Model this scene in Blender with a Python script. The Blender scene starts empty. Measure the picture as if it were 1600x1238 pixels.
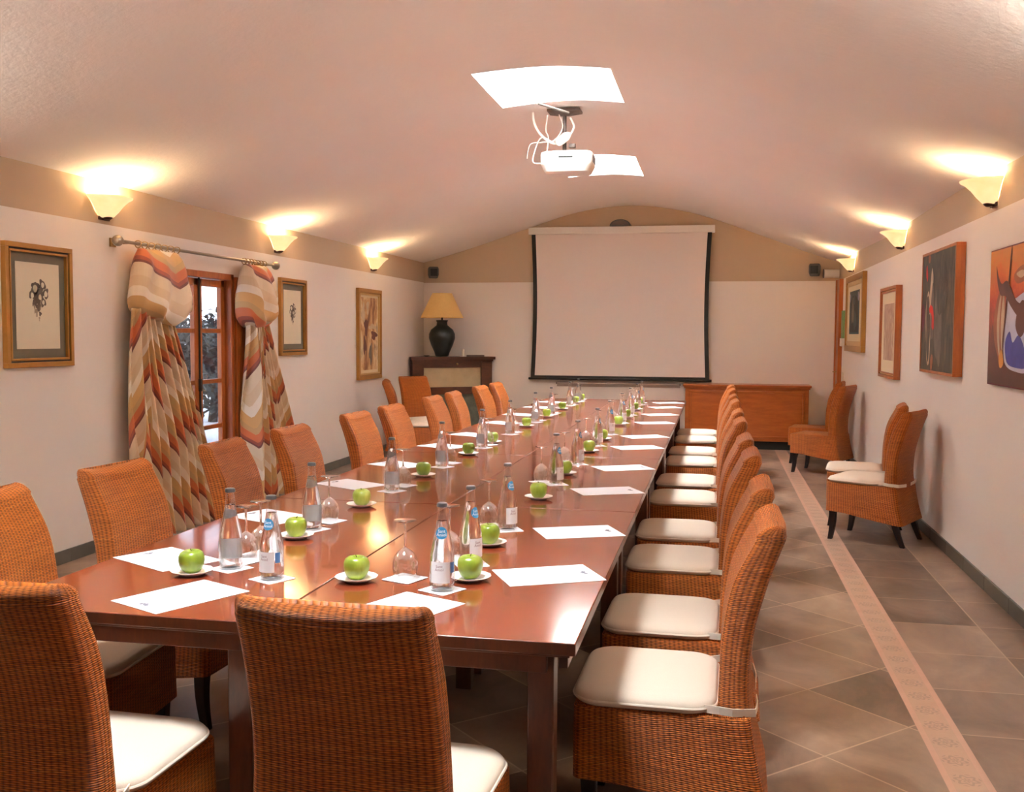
import bpy, bmesh, math, random
from mathutils import Vector, Matrix, noise
random.seed(7)
PI = math.pi
sc = bpy.context.scene
COL = sc.collection
XL, XR, YB, YF = -2.956, 2.666, 11.42, -2.6
ZBAND = 2.2

# ------------------------------------------------------------------ materials
def lin(c):
    c = c/255.0
    return c/12.92 if c <= .04045 else ((c+.055)/1.055)**2.4
def rgb(r, g, b): return (lin(r), lin(g), lin(b), 1)
class NT:
    def __init__(s, name):
        s.m = bpy.data.materials.new(name); s.m.use_nodes = True
        s.t = s.m.node_tree; s.t.nodes.clear()
        s.out = s.n('ShaderNodeOutputMaterial')
    def n(s, typ, **kw):
        nd = s.t.nodes.new(typ)
        for k, v in kw.items():
            if k.startswith('i_'):
                key = k[2:]; key = int(key) if key.isdigit() else key.replace('_', ' ')
                s.set(nd.inputs[key], v)
            else: setattr(nd, k, v)
        return nd
    def set(s, sock, v):
        if hasattr(v, 'is_output'): s.t.links.new(v, sock)
        elif hasattr(v, 'outputs'): s.t.links.new(v.outputs[0], sock)
        else: sock.default_value = v
    def math(s, op, a, b=0.0, c=None, clamp=False):
        nd = s.n('ShaderNodeMath', operation=op, use_clamp=clamp)
        s.set(nd.inputs[0], a); s.set(nd.inputs[1], b)
        if c is not None: s.set(nd.inputs[2], c)
        return nd.outputs[0]
    def mix(s, f, a, b, blend='MIX'):
        nd = s.n('ShaderNodeMix', data_type='RGBA', blend_type=blend)
        s.set(nd.inputs[0], f); s.set(nd.inputs[6], a); s.set(nd.inputs[7], b)
        return nd.outputs[2]
    def ramp(s, f, stops, interp='LINEAR'):
        nd = s.n('ShaderNodeValToRGB'); cr = nd.color_ramp; cr.interpolation = interp
        while len(cr.elements) < len(stops): cr.elements.new(.5)
        for e, (p, c) in zip(cr.elements, stops): e.position = p; e.color = c
        s.set(nd.inputs[0], f); return nd.outputs[0]
    def noise(s, vec, scale, detail=4, rough=.5, dist=0):
        nd = s.n('ShaderNodeTexNoise'); s.set(nd.inputs['Vector'], vec)
        nd.inputs['Scale'].default_value = scale; nd.inputs['Detail'].default_value = detail
        nd.inputs['Roughness'].default_value = rough; nd.inputs['Distortion'].default_value = dist
        return nd.outputs[0]
    def coord(s, k='Object'): return s.n('ShaderNodeTexCoord').outputs[k]
    def mapping(s, vec, scale=(1,1,1), rot=(0,0,0), loc=(0,0,0)):
        nd = s.n('ShaderNodeMapping'); s.set(nd.inputs[0], vec)
        nd.inputs['Scale'].default_value = scale; nd.inputs['Rotation'].default_value = rot
        nd.inputs['Location'].default_value = loc; return nd.outputs[0]
    def bump(s, h, strength=.3, dist=.01):
        nd = s.n('ShaderNodeBump'); s.set(nd.inputs['Height'], h)
        nd.inputs['Strength'].default_value = strength; nd.inputs['Distance'].default_value = dist
        return nd.outputs[0]
    def principled(s, col, rough=.5, normal=None, link=True, **kw):
        p = s.n('ShaderNodeBsdfPrincipled'); s.set(p.inputs['Base Color'], col)
        s.set(p.inputs['Roughness'], rough)
        if normal is not None: s.set(p.inputs['Normal'], normal)
        for k, v in kw.items(): s.set(p.inputs[k.replace('_', ' ')], v)
        if link: s.t.links.new(p.outputs[0], s.out.inputs[0])
        return p
    def surf(s, sh): s.t.links.new(sh.outputs[0], s.out.inputs[0]); return s.m

def simple(name, col, rough=.5, var=.06, scale=30, bump=0, **kw):
    t = NT(name); v = t.coord()
    nz = t.noise(v, scale)
    d = tuple(max(0, c*(1-var*2)) for c in col[:3])+(1,)
    l = tuple(min(1, c*(1+var)) for c in col[:3])+(1,)
    c = t.mix(nz, d, l)
    t.principled(c, rough, t.bump(nz, bump, .005) if bump else None, **kw)
    return t.m

def plaster(name, col, bump=.25):
    t = NT(name); v = t.coord()
    n1 = t.noise(v, 1.3, 5, .6); n2 = t.noise(v, 26, 6, .65)
    c = t.mix(n1, tuple(x*.95 for x in col[:3])+(1,), col)
    h = t.math('ADD', t.math('MULTIPLY', n1, .8), t.math('MULTIPLY', n2, .25))
    t.principled(c, .85, t.bump(h, bump, .02))
    return t.m

def wood(name, dark, light, rough=.3, scale=(1, 1, 1), coat=0., grain=9, rnd=False, bump=.05):
    t = NT(name); v = t.coord()
    if rnd:
        oi = t.n('ShaderNodeObjectInfo')
        off = t.n('ShaderNodeCombineXYZ'); t.set(off.inputs[0], t.math('MULTIPLY', oi.outputs['Random'], 37.0))
        ad = t.n('ShaderNodeVectorMath', operation='ADD'); t.set(ad.inputs[0], v); t.set(ad.inputs[1], off.outputs[0]); v = ad.outputs[0]
    v = t.mapping(v, scale)
    n1 = t.noise(v, grain, 6, .6, .6); n2 = t.noise(v, grain*6, 3, .6)
    f = t.math('ADD', t.math('MULTIPLY', n1, .75), t.math('MULTIPLY', n2, .25))
    c = t.ramp(f, [(.3, dark), (.7, light)])
    t.principled(c, rough, t.bump(n2, bump, .002), Coat_Weight=coat, Coat_Roughness=.06)
    return t.m

M = {}
M['wall'] = plaster('plaster_white', rgb(242, 235, 227), .18)
M['band'] = plaster('plaster_tan', rgb(203, 180, 152), .15)
M['ceil'] = plaster('plaster_ceiling', rgb(250, 246, 243), .5)
M['shaft'] = simple('shaft_white', rgb(245, 243, 240), .8, .02)
M['table'] = wood('mahogany_top', rgb(102, 38, 18), rgb(148, 66, 32), .13, (7, .7, 1), .35, 5, True, .008)
M['table_dark'] = wood('mahogany_frame', rgb(58, 28, 16), rgb(94, 48, 26), .3, (3, 3, .6), .2, 7)
M['orange_wood'] = wood('honey_wood', rgb(150, 74, 24), rgb(190, 104, 40), .35, (4, 1, .6), .2, 5)
M['sideboard'] = wood('sideboard_wood', rgb(150, 72, 22), rgb(182, 96, 36), .35, (.7, 1, 4), .2, 5)
M['dark_wood'] = wood('dark_brown_wood', rgb(60, 30, 18), rgb(92, 48, 28), .4, (1, 1, 4), .1, 6)
M['window_wood'] = wood('window_brown_wood', rgb(140, 70, 26), rgb(186, 102, 44), .4, (4, 4, .6), .1, 6)
M['leg'] = simple('chair_leg_dark', rgb(34, 24, 22), .35, .1)
M['cushion'] = simple('cream_cotton', rgb(220, 202, 182), .85, .03, 250, .1)
M['piping'] = simple('cream_piping', rgb(228, 212, 194), .8, .03)
M['paper'] = simple('white_paper', rgb(234, 234, 240), .7, .01)
M['ink'] = simple('grey_ink', rgb(112, 112, 124), .7, .02)
M['china'] = simple('white_china', rgb(245, 240, 235), .15, .01)
M['metal'] = simple('brushed_metal', rgb(170, 160, 145), .3, .04, 60, 0, Metallic=1.)
M['brass'] = simple('antique_brass', rgb(160, 130, 84), .32, .08, 40, 0, Metallic=1.)
M['cap'] = simple('bottle_cap_metal', rgb(120, 125, 130), .3, .05, 60, 0, Metallic=.8)
M['label'] = simple('bottle_label_paper', rgb(226, 226, 226), .6, .01)
M['blue'] = simple('bottle_blue', rgb(50, 130, 175), .5, .03)
M['blue2'] = simple('bottle_stripe_blue', rgb(80, 130, 190), .5, .03)
M['grey_back'] = simple('sticker_back', rgb(186, 200, 202), .6, .02)
M['white'] = simple('white_plastic', rgb(236, 232, 224), .4, .02)
M['letter'] = simple('letter_white', rgb(240, 245, 248), .5, .01)
M['letter_red'] = simple('letter_plum', rgb(140, 100, 110), .5, .01)
M['black'] = simple('matt_black', rgb(30, 30, 26), .6, .05)
M['grey'] = simple('grey_plastic', rgb(92, 88, 84), .5, .04)
M['dgrey'] = simple('dark_grey_metal', rgb(96, 82, 74), .45, .04)
M['screen'] = simple('projection_cloth', rgb(236, 226, 220), .9, .01)
M['gold'] = simple('gilt_frame', rgb(176, 124, 54), .38, .12, 14, .1, Metallic=.35)
M['gilt_pale'] = simple('pale_gilt', rgb(206, 170, 112), .4, .1, 20, .1, Metallic=.3)
M['frame_black'] = simple('frame_dark_line', rgb(52, 34, 22), .5, .1)
M['mat_grey'] = simple('grey_green_mount', rgb(112, 104, 86), .8, .05)
M['mat_cream'] = simple('cream_mount', rgb(224, 208, 176), .8, .02)
M['art_paper'] = simple('old_art_paper', rgb(226, 216, 190), .8, .03, 6)
M['ink_dark'] = simple('sepia_ink', rgb(112, 98, 88), .8, .3, 30)
M['ink_mid'] = simple('sepia_wash', rgb(176, 160, 138), .8, .3, 30)
M['base'] = simple('skirting_tile', rgb(100, 94, 84), .45, .25, 3)
M['shade'] = simple('lampshade_yellow', rgb(226, 188, 118), .8, .06, 60)
M['vase'] = simple('black_green_glaze', rgb(40, 44, 42), .35, .2, 14)
M['panel_stone'] = simple('cream_stone', rgb(198, 178, 140), .6, .12, 8)
M['hearth'] = simple('mottled_green_stone', rgb(120, 122, 106), .55, .35, 16)
M['green_sign'] = simple('green_sign', rgb(120, 160, 100), .5, .03)
M['candle'] = simple('candle_wax', rgb(236, 224, 200), .6, .02)
M['red_paint'] = simple('red_paint', rgb(216, 44, 30), .6, .05)
M['cream_paint'] = simple('cream_paint', rgb(206, 182, 150), .6, .2, 16)
M['grey_paint'] = simple('grey_paint', rgb(116, 104, 92), .6, .3, 12)
M['brown_paint'] = simple('brown_paint', rgb(104, 54, 40), .6, .25, 9)
M['tan_paint'] = simple('tan_paint', rgb(168, 100, 66), .6, .25, 9)
M['blue_paint'] = simple('blue_paint', rgb(78, 74, 160), .6, .35, 9)
M['white_paint'] = simple('white_blue_paint', rgb(206, 206, 222), .6, .15, 9)
M['yellow_paint'] = simple('yellow_paint', rgb(214, 150, 60), .6, .2, 9)
M['teal_paint'] = simple('teal_paint', rgb(58, 80, 84), .6, .4, 9)
M['lilac_paint'] = simple('lilac_paint', rgb(160, 150, 168), .6, .2, 9)
M['maroon'] = simple('maroon_edge', rgb(106, 30, 50), .6, .1)

def art(name, stops, scale, sx=1, sz=1, detail=6, dist=1.5):
    t = NT(name); v = t.mapping(t.coord(), (1, sx, sz))
    n = t.noise(v, scale, detail, .6, dist)
    t.principled(t.ramp(n, stops), .6); return t.m
M['art_dark'] = art('abstract_dark_canvas', [(.3, rgb(46, 46, 38)), (.5, rgb(70, 64, 52)), (.68, rgb(104, 84, 66))], 4, 2.2, .8)
M['art_sepia'] = art('abstract_sepia_canvas', [(.3, rgb(92, 58, 40)), (.42, rgb(150, 100, 64)), (.5, rgb(196, 150, 100)), (.57, rgb(228, 204, 160)), (.68, rgb(120, 92, 60))], 2.6, 1.6, .8, 5, .7)
M['art_pink'] = art('faded_drawing', [(.3, rgb(150, 112, 92)), (.55, rgb(184, 150, 124)), (.7, rgb(206, 180, 154))], 5, 1, .8)
def art_orange():
    t = NT('abstract_orange_canvas'); o = t.coord()
    sep = t.n('ShaderNodeSeparateXYZ'); t.set(sep.inputs[0], o)
    n = t.noise(o, 5, 6, .6, 1.2)
    f = t.math('ADD', t.math('MULTIPLY', sep.outputs[2], 1.25), t.math('MULTIPLY', t.math('SUBTRACT', n, .5), .7))
    c = t.ramp(t.math('ADD', f, .0), [(.05, rgb(92, 58, 48)), (.38, rgb(110, 60, 46)), (.56, rgb(192, 70, 36)), (.72, rgb(214, 104, 36)), (.9, rgb(206, 128, 52))])
    t.principled(c, .55); return t.m
M['art_orange'] = art_orange()

def wicker():
    t = NT('woven_rattan'); uv = t.n('ShaderNodeUVMap').outputs[0]
    sep = t.n('ShaderNodeSeparateXYZ'); t.set(sep.inputs[0], uv)
    wob = t.noise(t.mapping(uv, (9, 9, 1)), 1.0, 2)
    a = t.math('MULTIPLY', sep.outputs[0], 1/.0165)
    b = t.math('ADD', t.math('MULTIPLY', sep.outputs[1], 1/.0050), t.math('MULTIPLY', wob, 1.5))
    row = t.math('FLOOR', b)
    par = t.math('MULTIPLY', t.math('MODULO', row, 2.0), 1.0)
    strand = t.math('ABSOLUTE', t.math('SINE', t.math('MULTIPLY', b, PI)))
    over = t.math('MULTIPLY_ADD', t.math('COSINE', t.math('MULTIPLY', t.math('ADD', a, par), PI)), .5, .5)
    stake = t.math('ABSOLUTE', t.math('SINE', t.math('MULTIPLY', a, PI)))
    h = t.math('ADD', t.math('MULTIPLY', t.math('POWER', strand, .6), t.math('MULTIPLY_ADD', over, .35, .65)), t.math('MULTIPLY', stake, .42))
    nz = t.noise(t.mapping(uv, (6, 120, 1)), 1.0, 5, .7)
    nb = t.noise(t.mapping(uv, (5, 9, 1)), 1.0, 3, .5)
    base = t.ramp(nz, [(.3, rgb(178, 90, 28)), (.55, rgb(228, 122, 46)), (.78, rgb(244, 160, 80))])
    base = t.mix(t.math('MULTIPLY', nb, .35), base, rgb(160, 88, 28))
    c = t.mix(t.math('POWER', t.math('MULTIPLY_ADD', h, .8, .0, True), 1.5), rgb(58, 27, 8), base)
    p = t.principled(c, .5, t.bump(h, .9, .004), Specular_IOR_Level=.25)
    return t.m
M['wicker'] = wicker()
def wicker_gaps():
    # the same weave with a few loose strands low on the back that let light through
    m = M['wicker'].copy(); m.name = 'woven_rattan_loose'
    return m

def thin_glass(name, tint=(.97, .98, .98, 1), blend=.34, fmax=.85):
    t = NT(name)
    lw = t.n('ShaderNodeLayerWeight'); lw.inputs[0].default_value = blend
    f = t.math('MULTIPLY_ADD', t.math('POWER', lw.outputs['Facing'], 1.6), fmax, .055, True)
    tr = t.n('ShaderNodeBsdfTransparent'); tr.inputs[0].default_value = tint
    gl = t.n('ShaderNodeBsdfGlossy'); gl.inputs['Roughness'].default_value = .03
    gl.inputs[0].default_value = (1, 1, 1, 1)
    mx = t.n('ShaderNodeMixShader'); t.set(mx.inputs[0], f); t.t.links.new(tr.outputs[0], mx.inputs[1]); t.t.links.new(gl.outputs[0], mx.inputs[2])
    return t.surf(mx)
M['glass'] = thin_glass('clear_glass')
def solid_glass():
    t = NT('solid_glass'); g = t.n('ShaderNodeBsdfGlass'); g.inputs['IOR'].default_value = 1.45; g.inputs['Roughness'].default_value = 0
    return t.surf(g)
M['solid_glass'] = solid_glass()
M['pane'] = thin_glass('window_glass', (.9, .93, .95, 1), .12, .5)
def water():
    t = NT('mineral_water')
    rf = t.n('ShaderNodeBsdfRefraction'); rf.inputs['IOR'].default_value = 1.3; rf.inputs['Roughness'].default_value = 0
    tr = t.n('ShaderNodeBsdfTransparent')
    mx = t.n('ShaderNodeMixShader'); mx.inputs[0].default_value = .8
    t.t.links.new(tr.outputs[0], mx.inputs[1]); t.t.links.new(rf.outputs[0], mx.inputs[2])
    return t.surf(mx)
M['water'] = water()

def emis(name, col, strength):
    t = NT(name); e = t.n('ShaderNodeEmission'); e.inputs[0].default_value = col; e.inputs[1].default_value = strength
    return t.surf(e)
SKY_E = 50.0
M['skyglass'] = [emis('daylight_glazing', (.88, .95, 1, 1), SKY_E*k) for k in (1.1, 1.15, 2.0)]
def sconce_glass():
    t = NT('alabaster_glass_lit'); n = t.noise(t.coord(), 14, 4)
    c = t.mix(n, rgb(255, 214, 140), rgb(255, 236, 186))
    p = t.principled(c, .4); t.set(p.inputs['Emission Color'], c); p.inputs['Emission Strength'].default_value = .25
    return t.m
M['sconce'] = sconce_glass()
M['bulb'] = emis('bulb_glow', (1, .8, .5, 1), 9)

def apple_mat():
    t = NT('green_apple_skin'); o = t.coord(); sep = t.n('ShaderNodeSeparateXYZ'); t.set(sep.inputs[0], o)
    n = t.noise(t.mapping(o, (1, 1, .4)), 40, 4)
    oi = t.n('ShaderNodeObjectInfo').outputs['Random']
    f = t.math('ADD', t.math('MULTIPLY', n, .7), t.math('MULTIPLY', oi, .35))
    c = t.ramp(f, [(.25, rgb(102, 124, 28)), (.6, rgb(140, 158, 48)), (.9, rgb(184, 188, 92))])
    t.principled(c, .28, None, Coat_Weight=.2); return t.m
M['apple'] = apple_mat()
M['stem'] = simple('apple_stem', rgb(80, 56, 30), .7)

def curtain_mat():
    t = NT('striped_curtain_cloth'); uv = t.n('ShaderNodeUVMap').outputs[0]
    sep = t.n('ShaderNodeSeparateXYZ'); t.set(sep.inputs[0], uv)
    f = t.math('FRACT', sep.outputs[1])
    c = t.ramp(f, [(0, rgb(228, 204, 168)), (.16, rgb(246, 234, 214)), (.30, rgb(216, 172, 110)), (.46, rgb(200, 164, 112)),
                   (.56, rgb(210, 110, 62)), (.70, rgb(160, 72, 52)), (.76, rgb(112, 52, 46)), (.80, rgb(234, 214, 184))], 'CONSTANT')
    c = t.mix(t.math('MULTIPLY', t.noise(t.mapping(uv, (60, 3, 1)), 1, 3), .2), c, rgb(170, 130, 90))
    t.principled(c, .5, None, Sheen_Weight=.2); return t.m
M['curtain'] = curtain_mat()

def floor_mat():
    t = NT('stone_tile_floor'); o = t.coord()
    sep = t.n('ShaderNodeSeparateXYZ'); t.set(sep.inputs[0], o); X, Y = sep.outputs[0], sep.outputs[1]
    def tiles(vec, w, rowh, mort):
        b = t.n('ShaderNodeTexBrick', offset=0.0, squash=1.0); t.set(b.inputs['Vector'], vec)
        b.inputs['Scale'].default_value = 1; b.inputs['Mortar Size'].default_value = mort
        b.inputs['Mortar Smooth'].default_value = .2; b.inputs['Bias'].default_value = 0
        b.inputs['Brick Width'].default_value = w; b.inputs['Row Height'].default_value = rowh
        b.inputs['Color1'].default_value = (0, 0, 0, 1); b.inputs['Color2'].default_value = (1, 1, 1, 1)
        b.inputs['Mortar'].default_value = (.5, .5, .5, 1)
        return b.outputs['Color'], b.outputs['Fac']
    diag = t.mapping(o, (1, 1, 1), (0, 0, PI/4), (20 + .02, 20 + .10, 0))
    c1, m1 = tiles(diag, .48, .48, .004)
    c2, m2 = tiles(t.mapping(o, (1, 1, 1), (0, 0, 0), (10 - 2.435 + .0, 20 - .11, 0)), .5, .5, .004)
    right = t.math('GREATER_THAN', X, 1.94)
    var = t.mix(right, c1, c2); mort = t.mix(right, m1, m2)
    n1 = t.noise(t.mapping(o, (1, .6, 1)), 3.2, 6, .6, .6); n2 = t.noise(o, 16, 5, .6)
    f = t.math('ADD', t.math('ADD', t.math('MULTIPLY', n1, .62), t.math('MULTIPLY', n2, .18)), t.math('MULTIPLY', var, .22))
    stone = t.ramp(f, [(.3, rgb(72, 54, 42)), (.5, rgb(126, 102, 86)), (.64, rgb(150, 124, 104)), (.8, rgb(176, 152, 132))])
    stone = t.mix(mort, stone, rgb(172, 146, 122))
    # decorative pale strip with medallions
    s0 = t.math('GREATER_THAN', X, 1.868); s1 = t.math('LESS_THAN', X, 2.018); strip = t.math('MULTIPLY', s0, s1)
    yy = t.math('MULTIPLY', t.math('SUBTRACT', t.math('FRACT', t.math('MULTIPLY', Y, 1/.16)), .5), .16)
    xx = t.math('SUBTRACT', X, 1.943)
    r = t.math('SQRT', t.math('ADD', t.math('MULTIPLY', xx, xx), t.math('MULTIPLY', yy, yy)))
    ang = t.math('ARCTAN2', yy, xx)
    ring = t.math('ADD', t.math('MULTIPLY', r, 260.0), t.math('MULTIPLY', t.math('SINE', t.math('MULTIPLY', ang, 6.0)), 1.8))
    mot = t.math('MULTIPLY', t.math('GREATER_THAN', t.math('SINE', ring), .1), t.math('LESS_THAN', r, .048))
    inner = t.math('LESS_THAN', t.math('ABSOLUTE', xx), .052)
    sc_ = t.mix(inner, rgb(196, 154, 132), rgb(184, 150, 126))
    sc_ = t.mix(t.math('MULTIPLY', mot, .55), sc_, rgb(128, 112, 96))
    sc_ = t.mix(t.math('MULTIPLY', n2, .25), sc_, rgb(160, 124, 104))
    c = t.mix(strip, stone, sc_)
    h = t.math('SUBTRACT', t.math('MULTIPLY', n1, .5), t.math('MULTIPLY', mort, .6))
    t.principled(c, t.math('MULTIPLY_ADD', n2, .22, .22), t.bump(h, .10, .01)); return t.m
M['floor'] = floor_mat()

# ------------------------------------------------------------------ mesh helpers
class MB:
    def __init__(s): s.v = []; s.f = []; s.uv = []; s.mi = []
    def face(s, idx, uv=None, mi=0): s.f.append(idx); s.uv.append(uv); s.mi.append(mi)
    def box(s, c, d, rz=0, mi=0, M4=None):
        b = len(s.v); cs, sn = math.cos(rz), math.sin(rz)
        for k in (-1, 1):
            for j in (-1, 1):
                for i in (-1, 1):
                    x, y, z = i*d[0]/2, j*d[1]/2, k*d[2]/2
                    p = Vector((c[0]+x*cs-y*sn, c[1]+x*sn+y*cs, c[2]+z))
                    s.v.append(M4 @ p if M4 else p)
        for q in ((0,2,3,1), (4,5,7,6), (0,1,5,4), (2,6,7,3), (0,4,6,2), (1,3,7,5)): s.face([b+i for i in q], None, mi)
        return s
    def box2(s, lo, hi, mi=0):
        return s.box([(a+b)/2 for a, b in zip(lo, hi)], [b-a for a, b in zip(lo, hi)], 0, mi)
    def loft(s, rings, cap0=True, cap1=True, closed=True, mi=0, uv=None, us=1, vs=1):
        b = len(s.v); n = len(rings[0])
        for r in rings: s.v += [Vector(p) for p in r]
        mid = rings[len(rings)//2]; U = [0]
        for i in range(n): U.append(U[-1]+(Vector(mid[(i+1) % n])-Vector(mid[i])).length)
        V = [0]
        for j in range(len(rings)-1): V.append(V[-1]+max((Vector(rings[j+1][0])-Vector(rings[j][0])).length, 1e-6))
        m = n if closed else n-1
        for j in range(len(rings)-1):
            for i in range(m):
                i2 = (i+1) % n
                w = [(U[i]*us, V[j]*vs), (U[i+1]*us, V[j]*vs), (U[i+1]*us, V[j+1]*vs), (U[i]*us, V[j+1]*vs)]
                s.face([b+j*n+i, b+j*n+i2, b+(j+1)*n+i2, b+(j+1)*n+i], w, mi)
        if closed and cap0:
            s.face([b+i for i in range(n)][::-1], [(p[1], p[0]) for p in rings[0]][::-1], mi)
        if closed and cap1:
            o = b+(len(rings)-1)*n
            s.face([o+i for i in range(n)], [(p[1], p[0]) for p in rings[-1]], mi)
        return s
    def lathe(s, prof, n=24, c=(0, 0, 0), mi=0, cap0=True, cap1=True, a0=0, a1=2*PI):
        full = abs(a1-a0-2*PI) < 1e-6; k = n if full else n+1
        rings = [[(c[0]+r*math.cos(a0+(a1-a0)*i/n), c[1]+r*math.sin(a0+(a1-a0)*i/n), c[2]+z) for i in range(k)] for r, z in prof]
        return s.loft(rings, cap0 and full, cap1 and full, full, mi)
    def tube(s, pts, r, n=8, mi=0, closed=False):
        pts = [Vector(p) for p in pts]; rings = []; up = None
        for i, p in enumerate(pts):
            if closed: d = pts[(i+1) % len(pts)]-pts[i-1]
            else: d = pts[min(i+1, len(pts)-1)]-pts[max(i-1, 0)]
            d = d.normalized()
            if up is None: up = Vector((0, 0, 1)) if abs(d.z) < .9 else Vector((1, 0, 0))
            a = d.cross(up)
            if a.length < 1e-5: a = d.cross(Vector((1, .3, .2)))
            a.normalize(); b = a.cross(d).normalized(); up = b
            rr = r[i] if isinstance(r, (list, tuple)) else r
            rings.append([p+a*rr*math.cos(2*PI*k/n)+b*rr*math.sin(2*PI*k/n) for k in range(n)])
        if closed: rings.append(rings[0])
        return s.loft(rings, not closed, not closed, True, mi)
    def poly(s, pts, axis, d, mi=0):
        """flat outline extruded by the vector d"""
        b = len(s.v); n = len(pts); d = Vector(d)
        s.v += [Vector(p) for p in pts]+[Vector(p)+d for p in pts]
        s.face([b+i for i in range(n)][::-1], None, mi); s.face([b+n+i for i in range(n)], None, mi)
        for i in range(n): s.face([b+i, b+(i+1) % n, b+n+(i+1) % n, b+n+i], None, mi)
        return s
    def build(s, name, mats, parent=None, smooth=True, bevel=0, seg=2, angle=40, loc=None, merge=0):
        me = bpy.data.meshes.new(name); me.from_pydata([tuple(v) for v in s.v], [], s.f)
        if any(s.uv):
            ul = me.uv_layers.new(name='UVMap').data
            for p in me.polygons:
                w = s.uv[p.index]
                for q, li in enumerate(p.loop_indices): ul[li].uv = w[q] if w else (0, 0)
        for m in (mats if isinstance(mats, (list, tuple)) else [mats]): me.materials.append(m)
        me.polygons.foreach_set('material_index', s.mi)
        bm = bmesh.new(); bm.from_mesh(me)
        if merge: bmesh.ops.remove_doubles(bm, verts=bm.verts, dist=merge)
        bmesh.ops.recalc_face_normals(bm, faces=bm.faces); bm.to_mesh(me); bm.free()
        if smooth:
            me.polygons.foreach_set('use_smooth', [True]*len(me.polygons)); me.set_sharp_from_angle(angle=math.radians(angle))
        o = bpy.data.objects.new(name, me); COL.objects.link(o)
        if parent: o.parent = parent
        if loc: o.location = loc
        if bevel:
            b = o.modifiers.new('bevel', 'BEVEL'); b.width = bevel; b.segments = seg; b.limit_method = 'ANGLE'
        return o
def tag(o, label, cat, group=None):
    o['label'] = label; o['category'] = cat
    if group: o['group'] = group
    return o
def thing(name, label, cat, loc=(0, 0, 0), rz=0, group=None):
    o = bpy.data.objects.new(name, None); COL.objects.link(o); o.empty_display_size = .1
    o.location = loc; o.rotation_euler = (0, 0, rz); return tag(o, label, cat, group)
def struct(o): o['kind'] = 'structure'; return o
def copy_tree(o, parent=None):
    c = o.copy(); COL.objects.link(c)
    if parent: c.parent = parent
    for ch in list(o.children): copy_tree(ch, c)
    return c
def place(proto, first, loc, rz, label, group=None):
    o = proto if first else copy_tree(proto)
    o.location = loc; o.rotation_euler = (0, 0, rz); o['label'] = label
    if group: o['group'] = group
    return o
def lerp(a, b, t): return a+(b-a)*t
def curve(pts, x):
    """smooth (Catmull-Rom style) interpolation of (x, y) control points"""
    if x <= pts[0][0]: return pts[0][1]
    for i in range(len(pts)-1):
        (x0, y0), (x1, y1) = pts[i], pts[i+1]
        if x <= x1:
            t = (x-x0)/(x1-x0)
            m0 = (y1-pts[i-1][1])/(x1-pts[i-1][0])*(x1-x0) if i > 0 else y1-y0
            m1 = (pts[i+2][1]-y0)/(pts[i+2][0]-x0)*(x1-x0) if i+2 < len(pts) else y1-y0
            return (2*t**3-3*t*t+1)*y0+(t**3-2*t*t+t)*m0+(-2*t**3+3*t*t)*y1+(t**3-t*t)*m1
    return pts[-1][1]
def rrect(x0, x1, hw, rad, n=5, m=(6, 8)):
    """rounded rectangle outline, counter-clockwise in (x, y)"""
    pts = []; cs = [(x1-rad, hw-rad, 0), (x0+rad, hw-rad, PI/2), (x0+rad, -hw+rad, PI), (x1-rad, -hw+rad, 1.5*PI)]
    for k, (cx, cy, a) in enumerate(cs):
        for i in range(n+1):
            b = a+PI/2*i/n; pts.append((cx+rad*math.cos(b), cy+rad*math.sin(b)))
        nx = cs[(k+1) % 4]; q = (nx[0]+rad*math.cos(nx[2]), nx[1]+rad*math.sin(nx[2])); p = pts[-1]
        mm = m[k % 2]
        for i in range(1, mm): pts.append((lerp(p[0], q[0], i/mm), lerp(p[1], q[1], i/mm)))
    return pts
ORD = ['first', 'second', 'third', 'fourth', 'fifth', 'sixth', 'seventh', 'eighth', 'ninth', 'tenth']

# ------------------------------------------------------------------ camera
C0 = Vector((1.0971, -2.2939, 1.4738)); yaw, pit, rol = .199463, .061236, .005614
f = Vector((-math.sin(yaw)*math.cos(pit), math.cos(yaw)*math.cos(pit), -math.sin(pit)))
r = Vector((math.cos(yaw), math.sin(yaw), 0)); u = r.cross(f)
r2 = r*math.cos(rol)+u*math.sin(rol); u2 = -r*math.sin(rol)+u*math.cos(rol)
cam = bpy.data.cameras.new('camera'); co = bpy.data.objects.new('camera', cam); COL.objects.link(co)
Mx = Matrix.Identity(4)
for i in range(3): Mx[i][0], Mx[i][1], Mx[i][2], Mx[i][3] = r2[i], u2[i], -f[i], C0[i]
co.matrix_world = Mx; cam.sensor_width = 36; cam.sensor_fit = 'HORIZONTAL'; cam.lens = 1568.24/1600*36; cam.clip_start = .05
sc.camera = co

# ------------------------------------------------------------------ room shell
CEIL = [(-2.956, 2.475), (-2.6, 2.57), (-2.23, 2.685), (-1.48, 2.94), (-.8, 3.14), (-.1, 3.215), (.41, 3.175), (.92, 3.06), (1.75, 2.75), (2.3, 2.54), (2.666, 2.43)]
HOLES = [(-.5, .41, -.75, .25), (-.5, .41, 4.2, 5.2), (-.5, .31, 7.52, 8.66)]  # first opening: unseen skylight added in place of light bounced near the camera
o = MB().box2((XL-.1, YF-.1, -.1), (XR+.1, YB+.1, 0)).build('floor', M['floor'], smooth=False); struct(o)
xs = sorted(set([round(XL+(XR-XL)*i/44, 4) for i in range(45)]+[h[0] for h in HOLES]+[h[1] for h in HOLES]))
ys = sorted(set([round(YF+(YB-YF)*i/30, 4) for i in range(31)]+[h[2] for h in HOLES]+[h[3] for h in HOLES]))
m = MB(); idx = {}
def cz(x, y): return curve(CEIL, x)+.008*math.sin(y*1.1+x)+.006*math.sin(x*2.7+1.3*y)
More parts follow.
